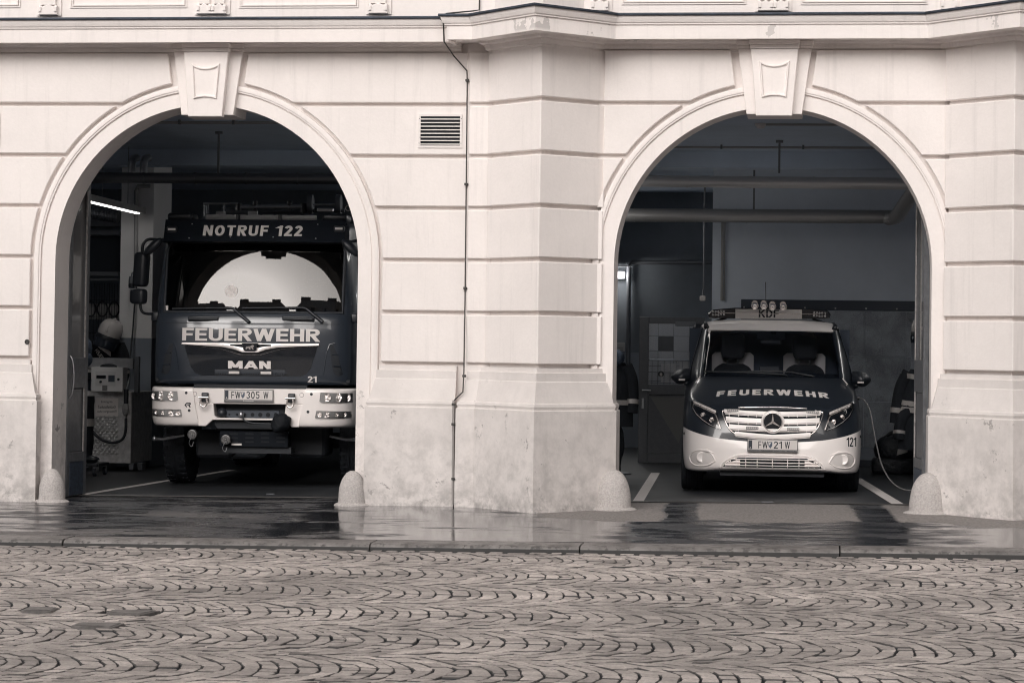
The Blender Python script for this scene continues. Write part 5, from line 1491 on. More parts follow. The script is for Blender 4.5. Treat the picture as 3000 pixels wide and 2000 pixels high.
link('lettering', block_text('FEUERWEHR', b.x - a.x, a.z - b.z - .004, .003, on_cab((a.x + b.x) / 2, (a.z + b.z) / 2 + .001), t=.21, gap=.09), LETTER, cab)
a, b = t5(1722, 222, .12), t5(1815, 290, .12)
link('lettering', block_text('21', b.x - a.x, a.z - b.z, .003, on_cab((a.x + b.x) / 2, (a.z + b.z) / 2), t=.2), LETTER, cab)
# grille plate, chrome wing, badge
gp = [(-.735, 1.578), (.735, 1.578), (.715, 1.50), (.66, 1.33), (.61, 1.26), (.55, 1.236), (-.55, 1.236), (-.61, 1.26), (-.66, 1.33), (-.715, 1.50)]
grille = decal('grille_plate', densify(gp, .05), csurf, .006, GLOSSB, cab)
gs = Surf([grille])
def wing_top(x): x = abs(x); return 1.589 if x > .13 else 1.592
def wing_bot(x):
    x = abs(x)
    return interp([(0, 1.492), (.085, 1.492), (.17, 1.522), (.30, 1.547), (.55, 1.560), (.77, 1.572)], x)
wing = strip_on('chrome_wing', -.765, .745, wing_top, wing_bot, .006, mat('polished wing', .9, WARM, .3, .5), cab, 60, off2=.034)
strip_on('chrome_edge', -.74, .72, lambda x: interp([(0, 1.470), (.12, 1.470), (.34, 1.532), (.76, 1.566)], abs(x)), lambda x: interp([(0, 1.463), (.12, 1.463), (.34, 1.527), (.76, 1.562)], abs(x)), .012, CHROME, cab, 60)
MB().prism([(-.088, 1.588), (.088, 1.588), (.072, 1.52), (.05, 1.505), (-.05, 1.505), (-.072, 1.52)], .022, .05, .004).build('badge', GLOSSB, cab)
bdg = cab.children[-1]
lion = [(-.052, 1.522), (-.03, 1.524), (-.026, 1.535), (-.012, 1.537), (-.008, 1.522), (.012, 1.522), (.012, 1.527), (.004, 1.53), (.008, 1.542), (.022, 1.538), (.026, 1.522), (.044, 1.522), (.046, 1.527), (.036, 1.53),
        (.04, 1.548), (.05, 1.556), (.046, 1.566), (.034, 1.572), (.02, 1.568), (.008, 1.558), (-.02, 1.555), (-.038, 1.55), (-.046, 1.538), (-.04, 1.531)]
MB().prism(lion, .017, .0215).build('emblem', CHROME, bdg)
a, b = t5(890, 58, .06), t5(1335, 145, .06)
link('lettering', block_text('MAN', b.x - a.x, a.z - b.z, .012, lambda u, t: ((a.x + b.x) / 2 + u, gs.y((a.x + b.x) / 2 + u, (a.z + b.z) / 2 + t) - .002, (a.z + b.z) / 2 + t), t=.25, gap=.10), mat('polished letters', .9, WARM, .3, .4), grille)
mesh_m = mat('grille mesh', .02, COOL, .5)
mi = strip_on('grille_mesh', -.39, .385, lambda x: 1.302, lambda x: 1.243, .004, mesh_m, grille, 20, gs)
for k in range(30):
    x = -.38 + k * .0262
    if -.25 < x < -.10 or .10 < x < .25: continue
    for j in range(3): MB().prism([(x + .0085 * math.cos(rad(60 * q + 30)) + (.013 if j % 2 else 0), 1.255 + j * .0175 + .0085 * math.sin(rad(60 * q + 30))) for q in range(6)], gs.y(x, 1.27) - .0062, gs.y(x, 1.27) - .004).build('mesh_cell', GLOSSB, mi)
for x in (-.175, .175):
    l_ = MB().box(x - .068, x + .068, gs.y(x, 1.27) - .018, gs.y(x, 1.27), 1.243, 1.30).build('flash_lamp', BLACKP, grille, bevel=.004)
    MB().box(x - .058, x + .058, gs.y(x, 1.27) - .021, gs.y(x, 1.27) - .0185, 1.257, 1.284).build('flash_led', LEDM, l_, bevel=.002)
for s in (-1, 1):
    vp = [(s * .862, 1.585), (s * .90, 1.575), (s * .955, 1.45), (s * 1.0, 1.26), (s * .955, 1.235), (s * .905, 1.27), (s * .885, 1.36)]
    v = decal('side_vent', densify(vp, .05), csurf, .003, UNDER, cab)
    for z in (1.475, 1.35): MB().tube([(s * (.875 + (1.585 - z) * .12), cab_y(.89, z) - .008, z), (s * (.94 + (1.585 - z) * .16), cab_y(.96, z) - .004, z - .004)], .007, 6).build('vent_slat', PAINT, v, smooth=50)
    MB().tube([(s * x, cab_y(x, z) - .004, z) for x, z in ((.78, 1.15), (.80, 1.30), (.83, 1.50), (.86, 1.585), (.92, 1.60))], .006, 6).build('panel_crease', PAINT, cab, smooth=50)
# bumper
bump = MB()
for pl_ in ([(-.63, 1.098), (.63, 1.098), (.60, .9305), (-.60, .9305)], [(-.60, .93), (-.39, .93), (-.375, .80), (-.34, .777), (-.395, .757), (-.47, .687), (-.55, .687)],
            [(.60, .93), (.405, .93), (.39, .80), (.355, .777), (.395, .757), (.47, .687), (.55, .687)], [(-.3395, .777), (.3545, .777), (.3945, .757), (-.3945, .757)]):
    bump.prism(pl_, .012, .20, .006)
bumper = bump.build('bumper', WHITE, truck, smooth=30)
MB().box(-.62, .62, .08, .3, 1.1, 1.14).build('bumper_gap', UNDER, truck)
MB().box(-.42, .42, .16, .2, .76, .94).build('winch_bay', UNDER, truck)
def bump_y(x): return interp([(.5, .0), (.62, .004), (.75, .012), (.88, .035), (1.0, .085), (1.08, .16), (1.125, .28), (1.14, .42)], abs(x))
for s in (-1, 1):
    rows = []
    for z, xi, dy, xs_ in ((1.108, .62, .075, .985), (1.103, .62, .03, .995), (1.085, .615, .0, 1.0), (1.0, .60, -.006, 1.0), (.90, .585, -.004, 1.0), (.80, .565, .0, .998), (.73, .55, .01, .99), (.695, .545, .03, .98), (.68, .543, .08, .97)):
        rows.append([(s * x * (xs_ if x > .8 else 1), bump_y(x) + dy - .012, z) for x in (xi, .70, .80, .90, .98, 1.05, 1.10, 1.13)] + [(s * 1.14 * xs_, .42 + dy, z), (s * 1.14 * xs_, .75, z)])
    cn = shell('bumper_corner', rows, WHITE, truck, .015, mirror=False, nu=3, nv=3)
    bs = Surf([cn])
    for nm, pl_, bowls in (('headlight', [(.785, 1.062), (1.105, 1.058), (1.108, .958), (.80, .952), (.775, .968)], ((.85, 1.008, .048), (.962, 1.008, .052), (1.06, 1.008, .04))),
                           ('fog_light', [(.742, .866), (1.095, .862), (1.098, .800), (1.085, .79), (.735, .784), (.73, .80)], ((.775, .825, .03), (.85, .825, .036), (.95, .826, .026), (1.03, .828, .026)))):
        hl = decal(nm, densify([(s * x, z) for x, z in pl_], .05), bs, .003, LAMPB, truck)
        for bx, bz, br in bowls:
            y = bs.y(s * bx, bz) - .004
            MB().lathe([(br, 0), (br * .9, -.003), (br * .7, -.0015), (br * .45, -.001), (br * .42, -.006), (br * .25, -.008), (.002, -.008)], 18, (s * bx, y, bz), 'Y').build('reflector', BOWL, hl, smooth=40)
        decal('lens', densify([(s * x, z) for x, z in pl_], .06), bs, .016, LENS, hl, .002)
    for x, z in ((.685, 1.045), (.65, .855)):
        MB().lathe([(.016, 0), (.013, -.004)], 12, (s * x, bs.y(s * x, z), z), 'Y').build('bolt_plug', BLACKP, cn)
c0 = t5(468, 517, 0)
rl_ = [(-.035, 0), (-.012, .026), (.03, .026), (.036, .016), (.034, .004), (.022, .0), (.034, -.026), (.02, -.026), (.008, -.002), (-.004, -.002), (-.004, .008), (.02, .008), (.02, .014), (-.010, .014), (-.018, .0), (-.004, -.022), (-.012, -.026)]
MB().prism([(c0.x + x, c0.z + z) for x, z in rl_], bump_y(.67) - .022, bump_y(.67) - .012).build('maker_mark', INK, truck)
number_plate(truck, Vector((0.0, -.002, 1.02)), .54, .137, (('FW', -.138, .10), ('305', .048, .145), ('W', .19, .055)), ('Rosenbauer', .22, LETTER))
for x_ in (-.485, .462):
    sh = MB().box(x_ - .03, x_ + .045, -.03, .02, .95, 1.05).build('tow_lug', BLACKP, truck, bevel=.01, seg=2, smooth=50)
    MB().tube([(x_ - .028, -.05, 1.0), (x_ - .036, -.052, .95), (x_ - .032, -.054, .915), (x_, -.056, .895), (x_ + .032, -.054, .915), (x_ + .036, -.052, .95), (x_ + .028, -.05, 1.0)], .0105, 10).build('shackle', CHROME, sh, smooth=60)
    MB().lathe([(.013, -.052), (.013, .052)], 12, (x_, -.05, 1.0), 'X').build('shackle_pin', CHROME, sh, smooth=60)
    for k, (dx, r_) in enumerate(((-.11 if x_ < 0 else .115, .024),)):
        MB().lathe([(r_, 0), (r_, -.002)], 20, (x_ + dx, .012, 1.035), 'Y').build('sticker_ring', INK, truck)
        MB().lathe([(r_ - .003, -.0022), (r_ - .003, -.003)], 20, (x_ + dx, .012, 1.035), 'Y').build('sticker', WHITE, truck)
# winch: fairlead bar, rope and cover
MB().prism([(-.30, .86), (.33, .86), (.33, .775), (-.20, .775), (-.30, .80)], .05, .10)  .build('winch_bar', mat('winch bar', .03, COOL, .5), truck, bevel=.004)
for k in range(7):
    MB().lathe([(.012 + .003 * min(k, 4), 0), (.012 + .003 * min(k, 4), -.002)], 14, (-.22 + k * .085, .0495, .815), 'Y').build('lightening_hole', DARK, truck)
MB().ball((-.30, .06, .83), (.055, .06, .055)).build('winch_drum', BLACKP, truck, smooth=60)
pr = [t5(1010, 620, -.02), t5(1040, 645, -.03), t5(1060, 680, -.035), t5(1150, 710, -.04), t5(1340, 718, -.04)]
MB().tube(crom(pr, 5), .009, 8).build('winch_rope', BLACKP, truck, smooth=60)
MB().ball(t5(1025, 620, -.02), (.03, .03, .035)).build('rope_hook', STEEL, truck, smooth=60)
c0 = t5(1440, 705, -.05)
mb = MB().ball(c0, (.105, .07, .10), 16, 10)
for i, v in enumerate(mb.v):
    d = noise.noise(Vector(v) * 11) * .034; mb.v[i] = (v[0] + d, v[1] + d * .5, v[2] + d)
mb.build('hook_cover', mat('leather cover', .006, COOL, .7, spec=.2, bump=(18, .6, .02)), truck, smooth=60)
# underrun plate with slots and the two hose couplings
a, b = t5(800, 790, .1), t5(1510, 965, .1)
pt_ = MB().box(a.x, b.x, .10, .13, b.z, a.z).build('underrun_plate', mat('underrun plate', .008, COOL, .85, spec=.15), truck, bevel=.004)
for i in range(4):
    for j in range(3):
        c = t5(945 + i * 163, 822 + j * 42, .095); MB().box(c.x - .045, c.x + .045, .097, .0995, c.z - .009, c.z + .009).build('slot', DARK, pt_)
MB().box(a.x + .05, b.x + .03, .14, .4, b.z - .07, b.z - .002).build('skid_plate', UNDER, truck)
MB().prism([(-.42, .757), (.42, .757), (.36, .66), (-.36, .66)], .09, .3).build('lower_beam', UNDER, truck)
for x, y in ((512, 825), (862, 880)):
    c = t5(x, y, .02)
    cp = MB().lathe([(.052, .06), (.054, 0), (.05, -.012), (.044, -.014), (.042, -.004), (.034, -.004), (.032, -.016), (.022, -.016), (.02, -.006), (.012, -.006), (.010, -.022), (.003, -.024)], 24, c, 'Y').build('hose_coupling', mat('coupling alloy', .14, NEUT, .35, .6), truck, smooth=40)
    MB().tube(crom([c + Vector((0, -.02, -.02)), c + Vector((-.03, -.02, -.09)), c + Vector((0, -.02, -.13)), c + Vector((.02, -.02, -.08))], 4), .003, 6).build('chain', STEEL, cp)
c = t5(975, 930, .095); MB().box(c.x - .055, c.x + .055, .093, .0965, c.z - .01, c.z + .01).build('tag_plate', LETTER, pt_)
MB().tube([t5(120, 865, .5), t5(200, 875, .55), t5(430, 835, .6)], [.022, .018, .014], 10).build('step_bracket', STEEL, truck, smooth=50)
MB().ball(t5(118, 866, .5), .026).build('bracket_end', STEEL, truck, smooth=50)
MB().tube([t5(2200, 885, .5), t5(2120, 885, .55), t5(1950, 850, .6)], [.022, .018, .014], 10).build('step_bracket', STEEL, truck, smooth=50)
# axle and wheels
MB().tube([(-.9, 1.35, .5), (-.3, 1.35, .48), (.3, 1.35, .48), (.9, 1.35, .5)], .09, 12).build('front_axle', UNDER, truck, smooth=50)
MB().box(-.7, -.3, .6, .9, .32, .62).build('axle_gear', UNDER, truck, bevel=.03); MB().box(.35, .75, .55, 1.2, .34, .8).build('axle_gear', UNDER, truck, bevel=.03)
def wheel(parent, x, y, r, w, rr, lugs, name='wheel'):
    e = bpy.data.objects.new(name, None); COL.objects.link(e); e.parent = parent; e.location = (x, y, r); e.empty_display_size = .1
    mb = MB()
    prof = [(rr, -w * .36), (rr * 1.1, -w * .46), (r * .86, -w * .5), (r * .95, -w * .47), (r * .985, -w * .40)]
    for gx in (-.25, 0, .25): prof += [(r * .99, w * (gx - .05)), (r * .97, w * (gx - .04)), (r * .97, w * (gx + .04)), (r * .99, w * (gx + .05))]
    prof += [(r * .985, w * .40), (r * .95, w * .47), (r * .86, w * .5), (rr * 1.1, w * .46), (rr, w * .36)]
    mb.lathe(prof, 40, axis='X')
    for k in range(lugs):
        a_ = 2 * math.pi * k / lugs
        for s in (-1, 1):
            q = len(mb.v); mb.box(s * w * .30 - w * .17, s * w * .30 + w * .17, -r * .042, r * .042, r * .955, r * 1.0)
            mb.xf(Matrix.Rotation(a_ + (.5 * 2 * math.pi / lugs if s > 0 else 0), 4, 'X'), q)
    mb.build('tyre', TYRE, e, smooth=35)
    MB().lathe([(.02, -w * .2), (rr * .5, -w * .25), (rr * .55, -w * .1), (rr * .9, -w * .12), (rr * 1.02, -w * .38), (rr * 1.02, w * .38), (rr * .9, w * .12), (rr * .4, w * .1)], 28, axis='X').build('rim', DSTEEL, e, smooth=40)
    return e
wheel(truck, -1.0, 1.34, .50, .25, .27, 34); wheel(truck, .99, 1.34, .50, .25, .27, 34)
wheel(truck, -.86, 5.3, .50, .54, .27, 34); wheel(truck, .86, 5.3, .50, .54, .27, 34)
MB().box(-1.14, -.72, .75, 1.9, 1.02, 1.10).box(.72, 1.14, .75, 1.9, 1.02, 1.10).build('wheel_arch', UNDER, truck)
MB().box(-.75, -.3, 2.4, 2.9, .22, .7).build('tank', DADO, truck, bevel=.03)
# mirrors
def mirror_set(s):
    m1 = MB().box(-.075, .075, -.08, .08, -.19, .19).build('mirror', BLACKP, truck, bevel=.045, seg=3, smooth=60); m1.location = (s * 1.235, .16, 2.385); m1.rotation_euler = (0, s * -.06, s * .25)
    m2 = MB().box(-.085, .085, -.07, .07, -.085, .085).build('mirror', BLACKP, truck, bevel=.04, seg=3, smooth=60); m2.location = (s * 1.262, .16, 2.09); m2.rotation_euler = (0, s * -.04, s * .25)
    MB().tube(crom([(s * 1.235, .18, 2.55), (s * 1.225, .18, 2.66), (s * 1.17, .2, 2.715), (s * 1.09, .28, 2.715), (s * 1.0, .42, 2.70)], 5), .017, 10).build('mirror_arm', BLACKP, truck, smooth=60)
    MB().tube(crom([(s * 1.25, .18, 2.02), (s * 1.235, .18, 1.94), (s * 1.20, .2, 1.905), (s * 1.14, .28, 1.90), (s * 1.09, .36, 1.90)], 5), .015, 10).build('mirror_arm', BLACKP, truck, smooth=60)
    MB().box(s * 1.10 - .05, s * 1.10 + .05, .28, .44, 1.82, 1.93).build('arm_foot', BLACKP, truck, bevel=.02, seg=2, smooth=60)
    MB().tube([(s * 1.02, .30, 2.72), (s * 1.06, .15, 2.70)], .02, 8).build('mirror_arm', BLACKP, truck, smooth=60)
    m3 = MB().ball((0, 0, 0), (.135, .06, .05), 18, 10).build('front_mirror', BLACKP, truck, smooth=60); m3.location = (s * 1.09, .06, 2.63); m3.rotation_euler = (.3, s * .75, 0)
mirror_set(-1); mirror_set(1)
c = t4(243, 1080, .22); MB().prism([(c.x - .022, c.z + .035), (c.x + .026, c.z + .035), (c.x + .026, c.z - .015), (c.x + .002, c.z - .038), (c.x - .022, c.z - .015)], ws_y(c.x, c.z) - .006, ws_y(c.x, c.z) - .003).build('inspection_sticker', LETTER, ws)
# smiley-style round token standing behind the glass: a plain pale disc
c = t4(942, 905, .25); MB().lathe([(.068, 0), (.066, -.003)], 26, (c.x, ws_y(c.x, c.z) - .004, c.z), 'Y').build('round_sticker', mat('pale round sticker', .85, WARM, .4, var=(30, .3)), ws)
# ------------------------------------------------------------------ emergency van
VO, VA = (-.543, 25.782, gz(-.543) - .004), rad(2.4)
van = thing('emergency_van', 'dark and white emergency van with roof light bar and horns', 'van', VO, (0, 0, VA))
VF = Frame(VO, VA)
def v6(x, y, yl): return VF.p(1940 + x * .27211, 860 + y * .27211, yl)
def v7(x, y, yl): return VF.p(1940 + x * .27211, 1140 + y * .27211, yl)
def rw(xs, ys, zs):
    if not isinstance(zs, (list, tuple)): zs = [zs] * len(xs)
    return list(zip(xs, ys, zs))
rA = rw([0, .3, .55, .72, .83, .885, .905], [.09, .10, .13, .19, .29, .40, .48], [.255, .255, .25, .235, .235, .24, .245])
rA2 = rw([0, .3, .56, .74, .86, .91, .925], [.01, .02, .05, .11, .22, .36, .48], [.272, .272, .267, .252, .25, .255, .26])
rB = rw([0, .3, .56, .75, .875, .93, .94], [-.02, -.01, .02, .08, .195, .35, .48], .315)
rC = rw([0, .3, .56, .76, .885, .942, .952], [-.012, -.004, .024, .085, .20, .36, .48], .45)
rC2 = rw([0, .3, .56, .76, .89, .945, .955], [.0, .008, .034, .09, .205, .37, .48], [.52, .525, .535, .55, .57, .58, .585])
rD = rw([0, .3, .56, .76, .89, .945, .955], [.01, .018, .044, .10, .215, .38, .50], [.562, .572, .595, .635, .675, .70, .705])
rE = rw([0, .3, .55, .755, .885, .94, .955], [.02, .028, .06, .125, .25, .42, .62], [.64, .65, .69, .74, .785, .80, .805])
rE2 = rw([0, .3, .545, .745, .875, .93, .952], [.045, .055, .09, .16, .30, .48, .75], [.78, .785, .80, .83, .87, .89, .895])
rF = rw([0, .3, .535, .72, .852, .912, .945], [.095, .11, .16, .245, .39, .56, .85], [.918, .916, .91, .93, .975, .985, .985])
rF2 = rw([0, .3, .535, .71, .84, .905, .942], [.16, .175, .225, .31, .45, .61, .88], [.957, .957, .955, .97, 1.005, 1.01, 1.01])
rG = rw([0, .3, .55, .72, .835, .90, .94], [.37, .38, .42, .48, .59, .70, .95], [1.035, 1.035, 1.03, 1.03, 1.045, 1.045, 1.04])
rH = rw([0, .3, .55, .73, .835, .895, .935], [.70, .71, .73, .78, .85, .92, 1.08], [1.145, 1.145, 1.14, 1.132, 1.12, 1.10, 1.09])
rI = rw([0, .3, .55, .75, .83, .89, .93], [1.0, 1.01, 1.04, 1.09, 1.14, 1.2, 1.3], [1.242, 1.242, 1.238, 1.232, 1.20, 1.16, 1.13])
vb = shell('bumper', [rA, rA2, rB, rC, rC2, rD], WHITE, van, .012, nu=4, nv=3)
nose = shell('nose', [rD, rE, rE2, rF], VPAINT, van, .012, nu=4, nv=4)
hood = shell('bonnet', [rF, rF2, rG, rH, rI], VPAINT, van, .012, nu=4, nv=4)
vs_ = Surf([vb, nose, hood])
# flanks, roof, glass
for s in (-1, 1):
    up = [[(s * .945, .86, 1.0), (s * .955, 1.3, 1.0), (s * .962, 2.6, 1.0), (s * .962, 5.0, 1.0)],
          [(s * .935, 1.1, 1.09), (s * .94, 1.4, 1.11), (s * .95, 2.6, 1.12), (s * .95, 5.0, 1.12)]]
    lo = [[(s * .95, 1.26, .28), (s * .955, 1.8, .26), (s * .96, 3.0, .26), (s * .96, 5.0, .28)],
          [(s * .958, 1.26, .75), (s * .962, 1.8, .75), (s * .965, 3.0, .75), (s * .965, 5.0, .75)],
          [(s * .952, .62, .80), (s * .958, 1.4, .84), (s * .965, 3.0, .84), (s * .965, 5.0, .84)], up[0], up[1]]
    shell('side_panel', lo, VPAINT, van, .01, mirror=False)
    shell('side_window', [[(s * .932, 1.16, 1.125), (s * .94, 1.6, 1.13), (s * .945, 3.2, 1.13), (s * .945, 4.9, 1.13)], [(s * .86, 1.55, 1.45), (s * .865, 1.9, 1.48), (s * .87, 3.2, 1.48), (s * .87, 4.9, 1.48)],
                          [(s * .775, 1.86, 1.76), (s * .79, 2.1, 1.79), (s * .80, 3.2, 1.80), (s * .80, 4.9, 1.80)]], GLOSSB, van, .006, mirror=False)
    rows = [[(s * a, b, z) for a, b, z in r] for r in (((.752, 1.095, 1.235), (.80, 1.10, 1.22), (.86, 1.14, 1.17), (.93, 1.26, 1.13)), ((.735, 1.33, 1.42), (.775, 1.34, 1.41), (.825, 1.39, 1.39), (.885, 1.5, 1.37)),
                                                       ((.712, 1.57, 1.61), (.745, 1.58, 1.61), (.785, 1.63, 1.60), (.83, 1.74, 1.58)), ((.69, 1.765, 1.76), (.715, 1.78, 1.765), (.745, 1.82, 1.765), (.775, 1.9, 1.76)))]
    shell('windscreen_pillar', rows, VPAINT, van, .012, mirror=False)
VS = glass('van windscreen', 1.5, (.80, .82, .86))
wr_ = [rw([0, .3, .55, .70, .762], [1.0, 1.01, 1.035, 1.075, 1.11], [1.240, 1.240, 1.237, 1.234, 1.232]), rw([0, .3, .55, .68, .745], [1.20, 1.21, 1.235, 1.285, 1.33], [1.43, 1.43, 1.428, 1.425, 1.422]),
       rw([0, .3, .54, .66, .72], [1.42, 1.43, 1.455, 1.51, 1.57], [1.615, 1.615, 1.612, 1.61, 1.608]), rw([0, .3, .52, .64, .695], [1.62, 1.63, 1.66, 1.715, 1.765], [1.768, 1.768, 1.765, 1.762, 1.758])]
vws = shell('windscreen', wr_, VS, van, 0, nu=4, nv=4)
# black border printed round the glass
g = skin([mirror_row(r) for r in wr_], 4, 4)
m0, n0 = len(g), len(g[0])
mb = MB()
fr_ = lambda i, j: g[i][j] + Vector((0, .004, 0))
fs_ = []
vsl = [fr_(i, j) for i in range(m0) for j in range(n0)]
for i in range(m0 - 1):
    for j in range(n0 - 1):
        x_ = abs(g[i][j].x + g[i][j + 1].x) / 2
        if i < 1 or i >= m0 - 2 or j < 2 or j >= n0 - 3 or (i >= m0 - 4 and x_ < .13): fs_.append((i * n0 + j, i * n0 + j + 1, (i + 1) * n0 + j + 1, (i + 1) * n0 + j))
mb.add(vsl, fs_).build('glass_border', GLOSSB, vws, smooth=60)
rf = [rw([0, .3, .55, .66, .71, .745], [1.60, 1.61, 1.64, 1.70, 1.76, 1.82], [1.762, 1.762, 1.76, 1.757, 1.752, 1.735]), rw([0, .3, .55, .67, .72, .755], [1.72, 1.73, 1.76, 1.82, 1.88, 1.95], [1.812, 1.812, 1.808, 1.80, 1.79, 1.765]),
      rw([0, .3, .55, .68, .735, .77], [1.98, 1.99, 2.0, 2.04, 2.08, 2.12], [1.858, 1.858, 1.852, 1.838, 1.82, 1.79]), rw([0, .3, .55, .69, .75, .79], [2.5, 2.5, 2.5, 2.5, 2.5, 2.5], [1.885, 1.884, 1.876, 1.86, 1.84, 1.805]),
      rw([0, .3, .55, .69, .75, .80], [4.9, 4.9, 4.9, 4.9, 4.9, 4.9], [1.885, 1.884, 1.876, 1.86, 1.84, 1.805])]
roof = shell('roof', rf, WHITE, van, .012)
for s in (-1, 1): MB().tube(crom([(s * .70, 1.80, 1.775), (s * .725, 2.0, 1.82), (s * .74, 2.5, 1.85), (s * .745, 4.8, 1.85)], 5), .016, 8).build('roof_gutter', BLACKP, van, smooth=60)
MB().box(-.92, .92, 4.95, 5.05, .3, 1.85).build('tail', VPAINT, van, bevel=.04)
MB().box(-.85, .85, .45, 5.0, .24, .32).build('underbody', UNDER, van)
MB().box(-.92, .92, 2.35, 2.38, .6, 1.78).build('bulkhead', mat('van interior', .06, COOL, .8), van)
# cabin: dashboard, seats with pale shoulder panels, wheel, mirror
MB().prism([(-.74, 1.0), (.74, 1.0), (.74, 1.20), (.5, 1.225), (.3, 1.235), (-.3, 1.225), (-.74, 1.20)], 1.12, 1.55).build('dashboard', mat('dashboard', .02, COOL, .7), van, bevel=.03, seg=2, smooth=50)
SEAT = mat('dark seat', .008, COOL, .9)
for x in (-.42, .40):
    s_ = MB().box(x - .24, x + .24, 1.75, 2.2, .75, .95).build('seat', SEAT, van, bevel=.05, seg=3, smooth=60)
    MB().prism([(x - .25, .9), (x + .25, .9), (x + .24, 1.24), (x + .20, 1.335), (x + .12, 1.375), (x - .12, 1.375), (x - .20, 1.335), (x - .24, 1.24)], 2.04, 2.18).build('backrest', SEAT, s_, bevel=.03, seg=3, smooth=60)
    MB().prism([(x - .125, 1.43), (x + .125, 1.43), (x + .145, 1.56), (x + .13, 1.72), (x - .13, 1.72), (x - .145, 1.56)], 2.02, 2.14).build('headrest', SEAT, s_, bevel=.05, seg=3, smooth=60)
    for q in (-.06, .06): MB().tube([(x + q, 2.09, 1.36), (x + q, 2.09, 1.44)], .007, 8).build('headrest_post', STEEL, s_)
    MB().prism([(x - .24, 1.10), (x + .24, 1.10), (x + .24, 1.47), (x + .20, 1.505), (x - .20, 1.505), (x - .24, 1.47)], 2.22, 2.245).build('rear_panel', mat('pale cabin panel', .5, WARM, .6), s_)
MB().lathe([(.185, -.01), (.197, 0), (.185, .01), (.172, 0)], 26, (0, 0, 0), 'Y').xf(Matrix.Translation((.40, 1.62, 1.16)) @ Matrix.Rotation(rad(-35), 4, 'X')).build('steering_wheel', BLACKP, van, smooth=60)
MB().box(-.12, .12, 1.52, 1.56, 1.60, 1.67).build('rear_view_mirror', BLACKP, van, bevel=.02, seg=2, smooth=50)
MB().box(-.13, .10, 1.45, 1.5, 1.20, 1.36).build('tablet_mount', BLACKP, van, bevel=.01)
MB().box(-.28, -.08, 2.2, 2.23, 1.05, 1.27).build('cabin_box', mat('pale cabin panel', .5, WARM, .6), van)
# wipers
def vwip(pts):
    P = [v6(x, y, 1.0) for x, y in pts]
    Q = [Vector((p.x, 1.0 + (p.z - 1.24) * 1.06 + .16 * p.x * p.x - .02, p.z)) for p in P]
    return MB().tube(Q, .008, 8).build('wiper', BLACKP, van, smooth=60)
vwip(((450, 838), (870, 845), (1320, 870), (1350, 888))); vwip(((815, 843), (1150, 832), (1400, 845), (1640, 892)))
# grille: dark opening, white bars, star
def smooth_poly(pts, n=4):
    c = crom(list(pts) + [pts[0]], n); return [(p.x, p.y) if len(p) == 2 else (p[0], p[1]) for p in c[:-1]]
def gl_half(z):
    return interp([(.608, .10), (.625, .30), (.65, .39), (.70, .455), (.78, .49), (.84, .515), (.885, .52), (.90, .50), (.915, .30)], z)
gout = [(gl_half(z), z) for z in (.61, .618, .63, .65, .69, .74, .80, .85, .885, .90, .908)]
gpoly = gout + [(x, .912 + .004 * (1 - abs(x) / .4)) for x in (.35, .2, 0, -.2, -.35)] + [(-x, z) for x, z in gout[::-1]] + [(0, .604)]
grl = decal('grille', gpoly, vs_, .004, DARK, van)
def vstrip(name, x0, x1, ztop, zbot, off, m, parent, n=28): return strip_on(name, x0, x1, ztop, zbot, off, m, parent, n, vs_, .02)
for zc, hh in ((.886, .019), (.806, .024), (.728, .024), (.662, .022)):
    w = gl_half(zc) - .006
    droop = lambda x, zc=zc: zc - .018 * (1 - (x / .52) ** 2) - (.022 * (1 - abs(x) / .45) if zc < .68 else 0)
    vstrip('grille_bar', -w, w, lambda x: droop(x) + hh, lambda x: droop(x) - hh, .022, WHITE, grl)
    vstrip('grille_lip', -w * .98, w * .98, lambda x: droop(x) - hh - .004, lambda x: droop(x) - hh - .013, .014, WHITE, grl)
for x in (-.46, -.36, -.26, -.17, .17, .26, .36, .46):
    for z in (.846, .767, .694):
        if abs(x) < gl_half(z): MB().box(x - .003, x + .003, vs_.y(x, z) - .018, vs_.y(x, z) + .01, z - .018, z + .016).build('grille_rib', WHITE, grl)
rim = [(gl_half(z) + .012, z) for z in (.61, .618, .63, .65, .69, .74, .80, .85, .885, .905)]
rimp = [(x, vs_.y(x, z) - .008, z) for x, z in rim]
MB().tube([(0, vs_.y(0, .6) - .01, .598)] + rimp, .007, 8).build('grille_surround', CHROME, grl, smooth=60)
MB().tube([(0, vs_.y(0, .6) - .01, .598)] + [(-p[0], p[1], p[2]) for p in rimp], .007, 8).build('grille_surround', CHROME, grl, smooth=60)
sy = vs_.y(0, .777) - .03
hub = MB().lathe([(.125, .05), (.125, .012), (.118, .0), (.106, -.004)], 32, (0, sy, .777), 'Y').build('star_hub', WHITE, grl, smooth=40)
MB().lathe([(.095, -.006), (.094, -.007)], 32, (0, sy, .777), 'Y').build('star_disc', GLOSSB, hub)
MB().tube([(.098 * math.cos(a_), sy - .008, .777 + .098 * math.sin(a_)) for a_ in [2 * math.pi * i / 40 for i in range(41)]], .0065, 8).build('star_ring', CHROME, hub, smooth=60)
for k in range(3):
    a_ = rad(90 + 120 * k); d_, n_ = Vector((math.cos(a_), math.sin(a_))), Vector((-math.sin(a_), math.cos(a_)))
    pl_ = [n_ * .013, d_ * .096, n_ * -.013]
    MB().prism([(p.x, .777 + p.y) for p in pl_] , sy - .016, sy - .0075).build('star_arm', CHROME, hub)
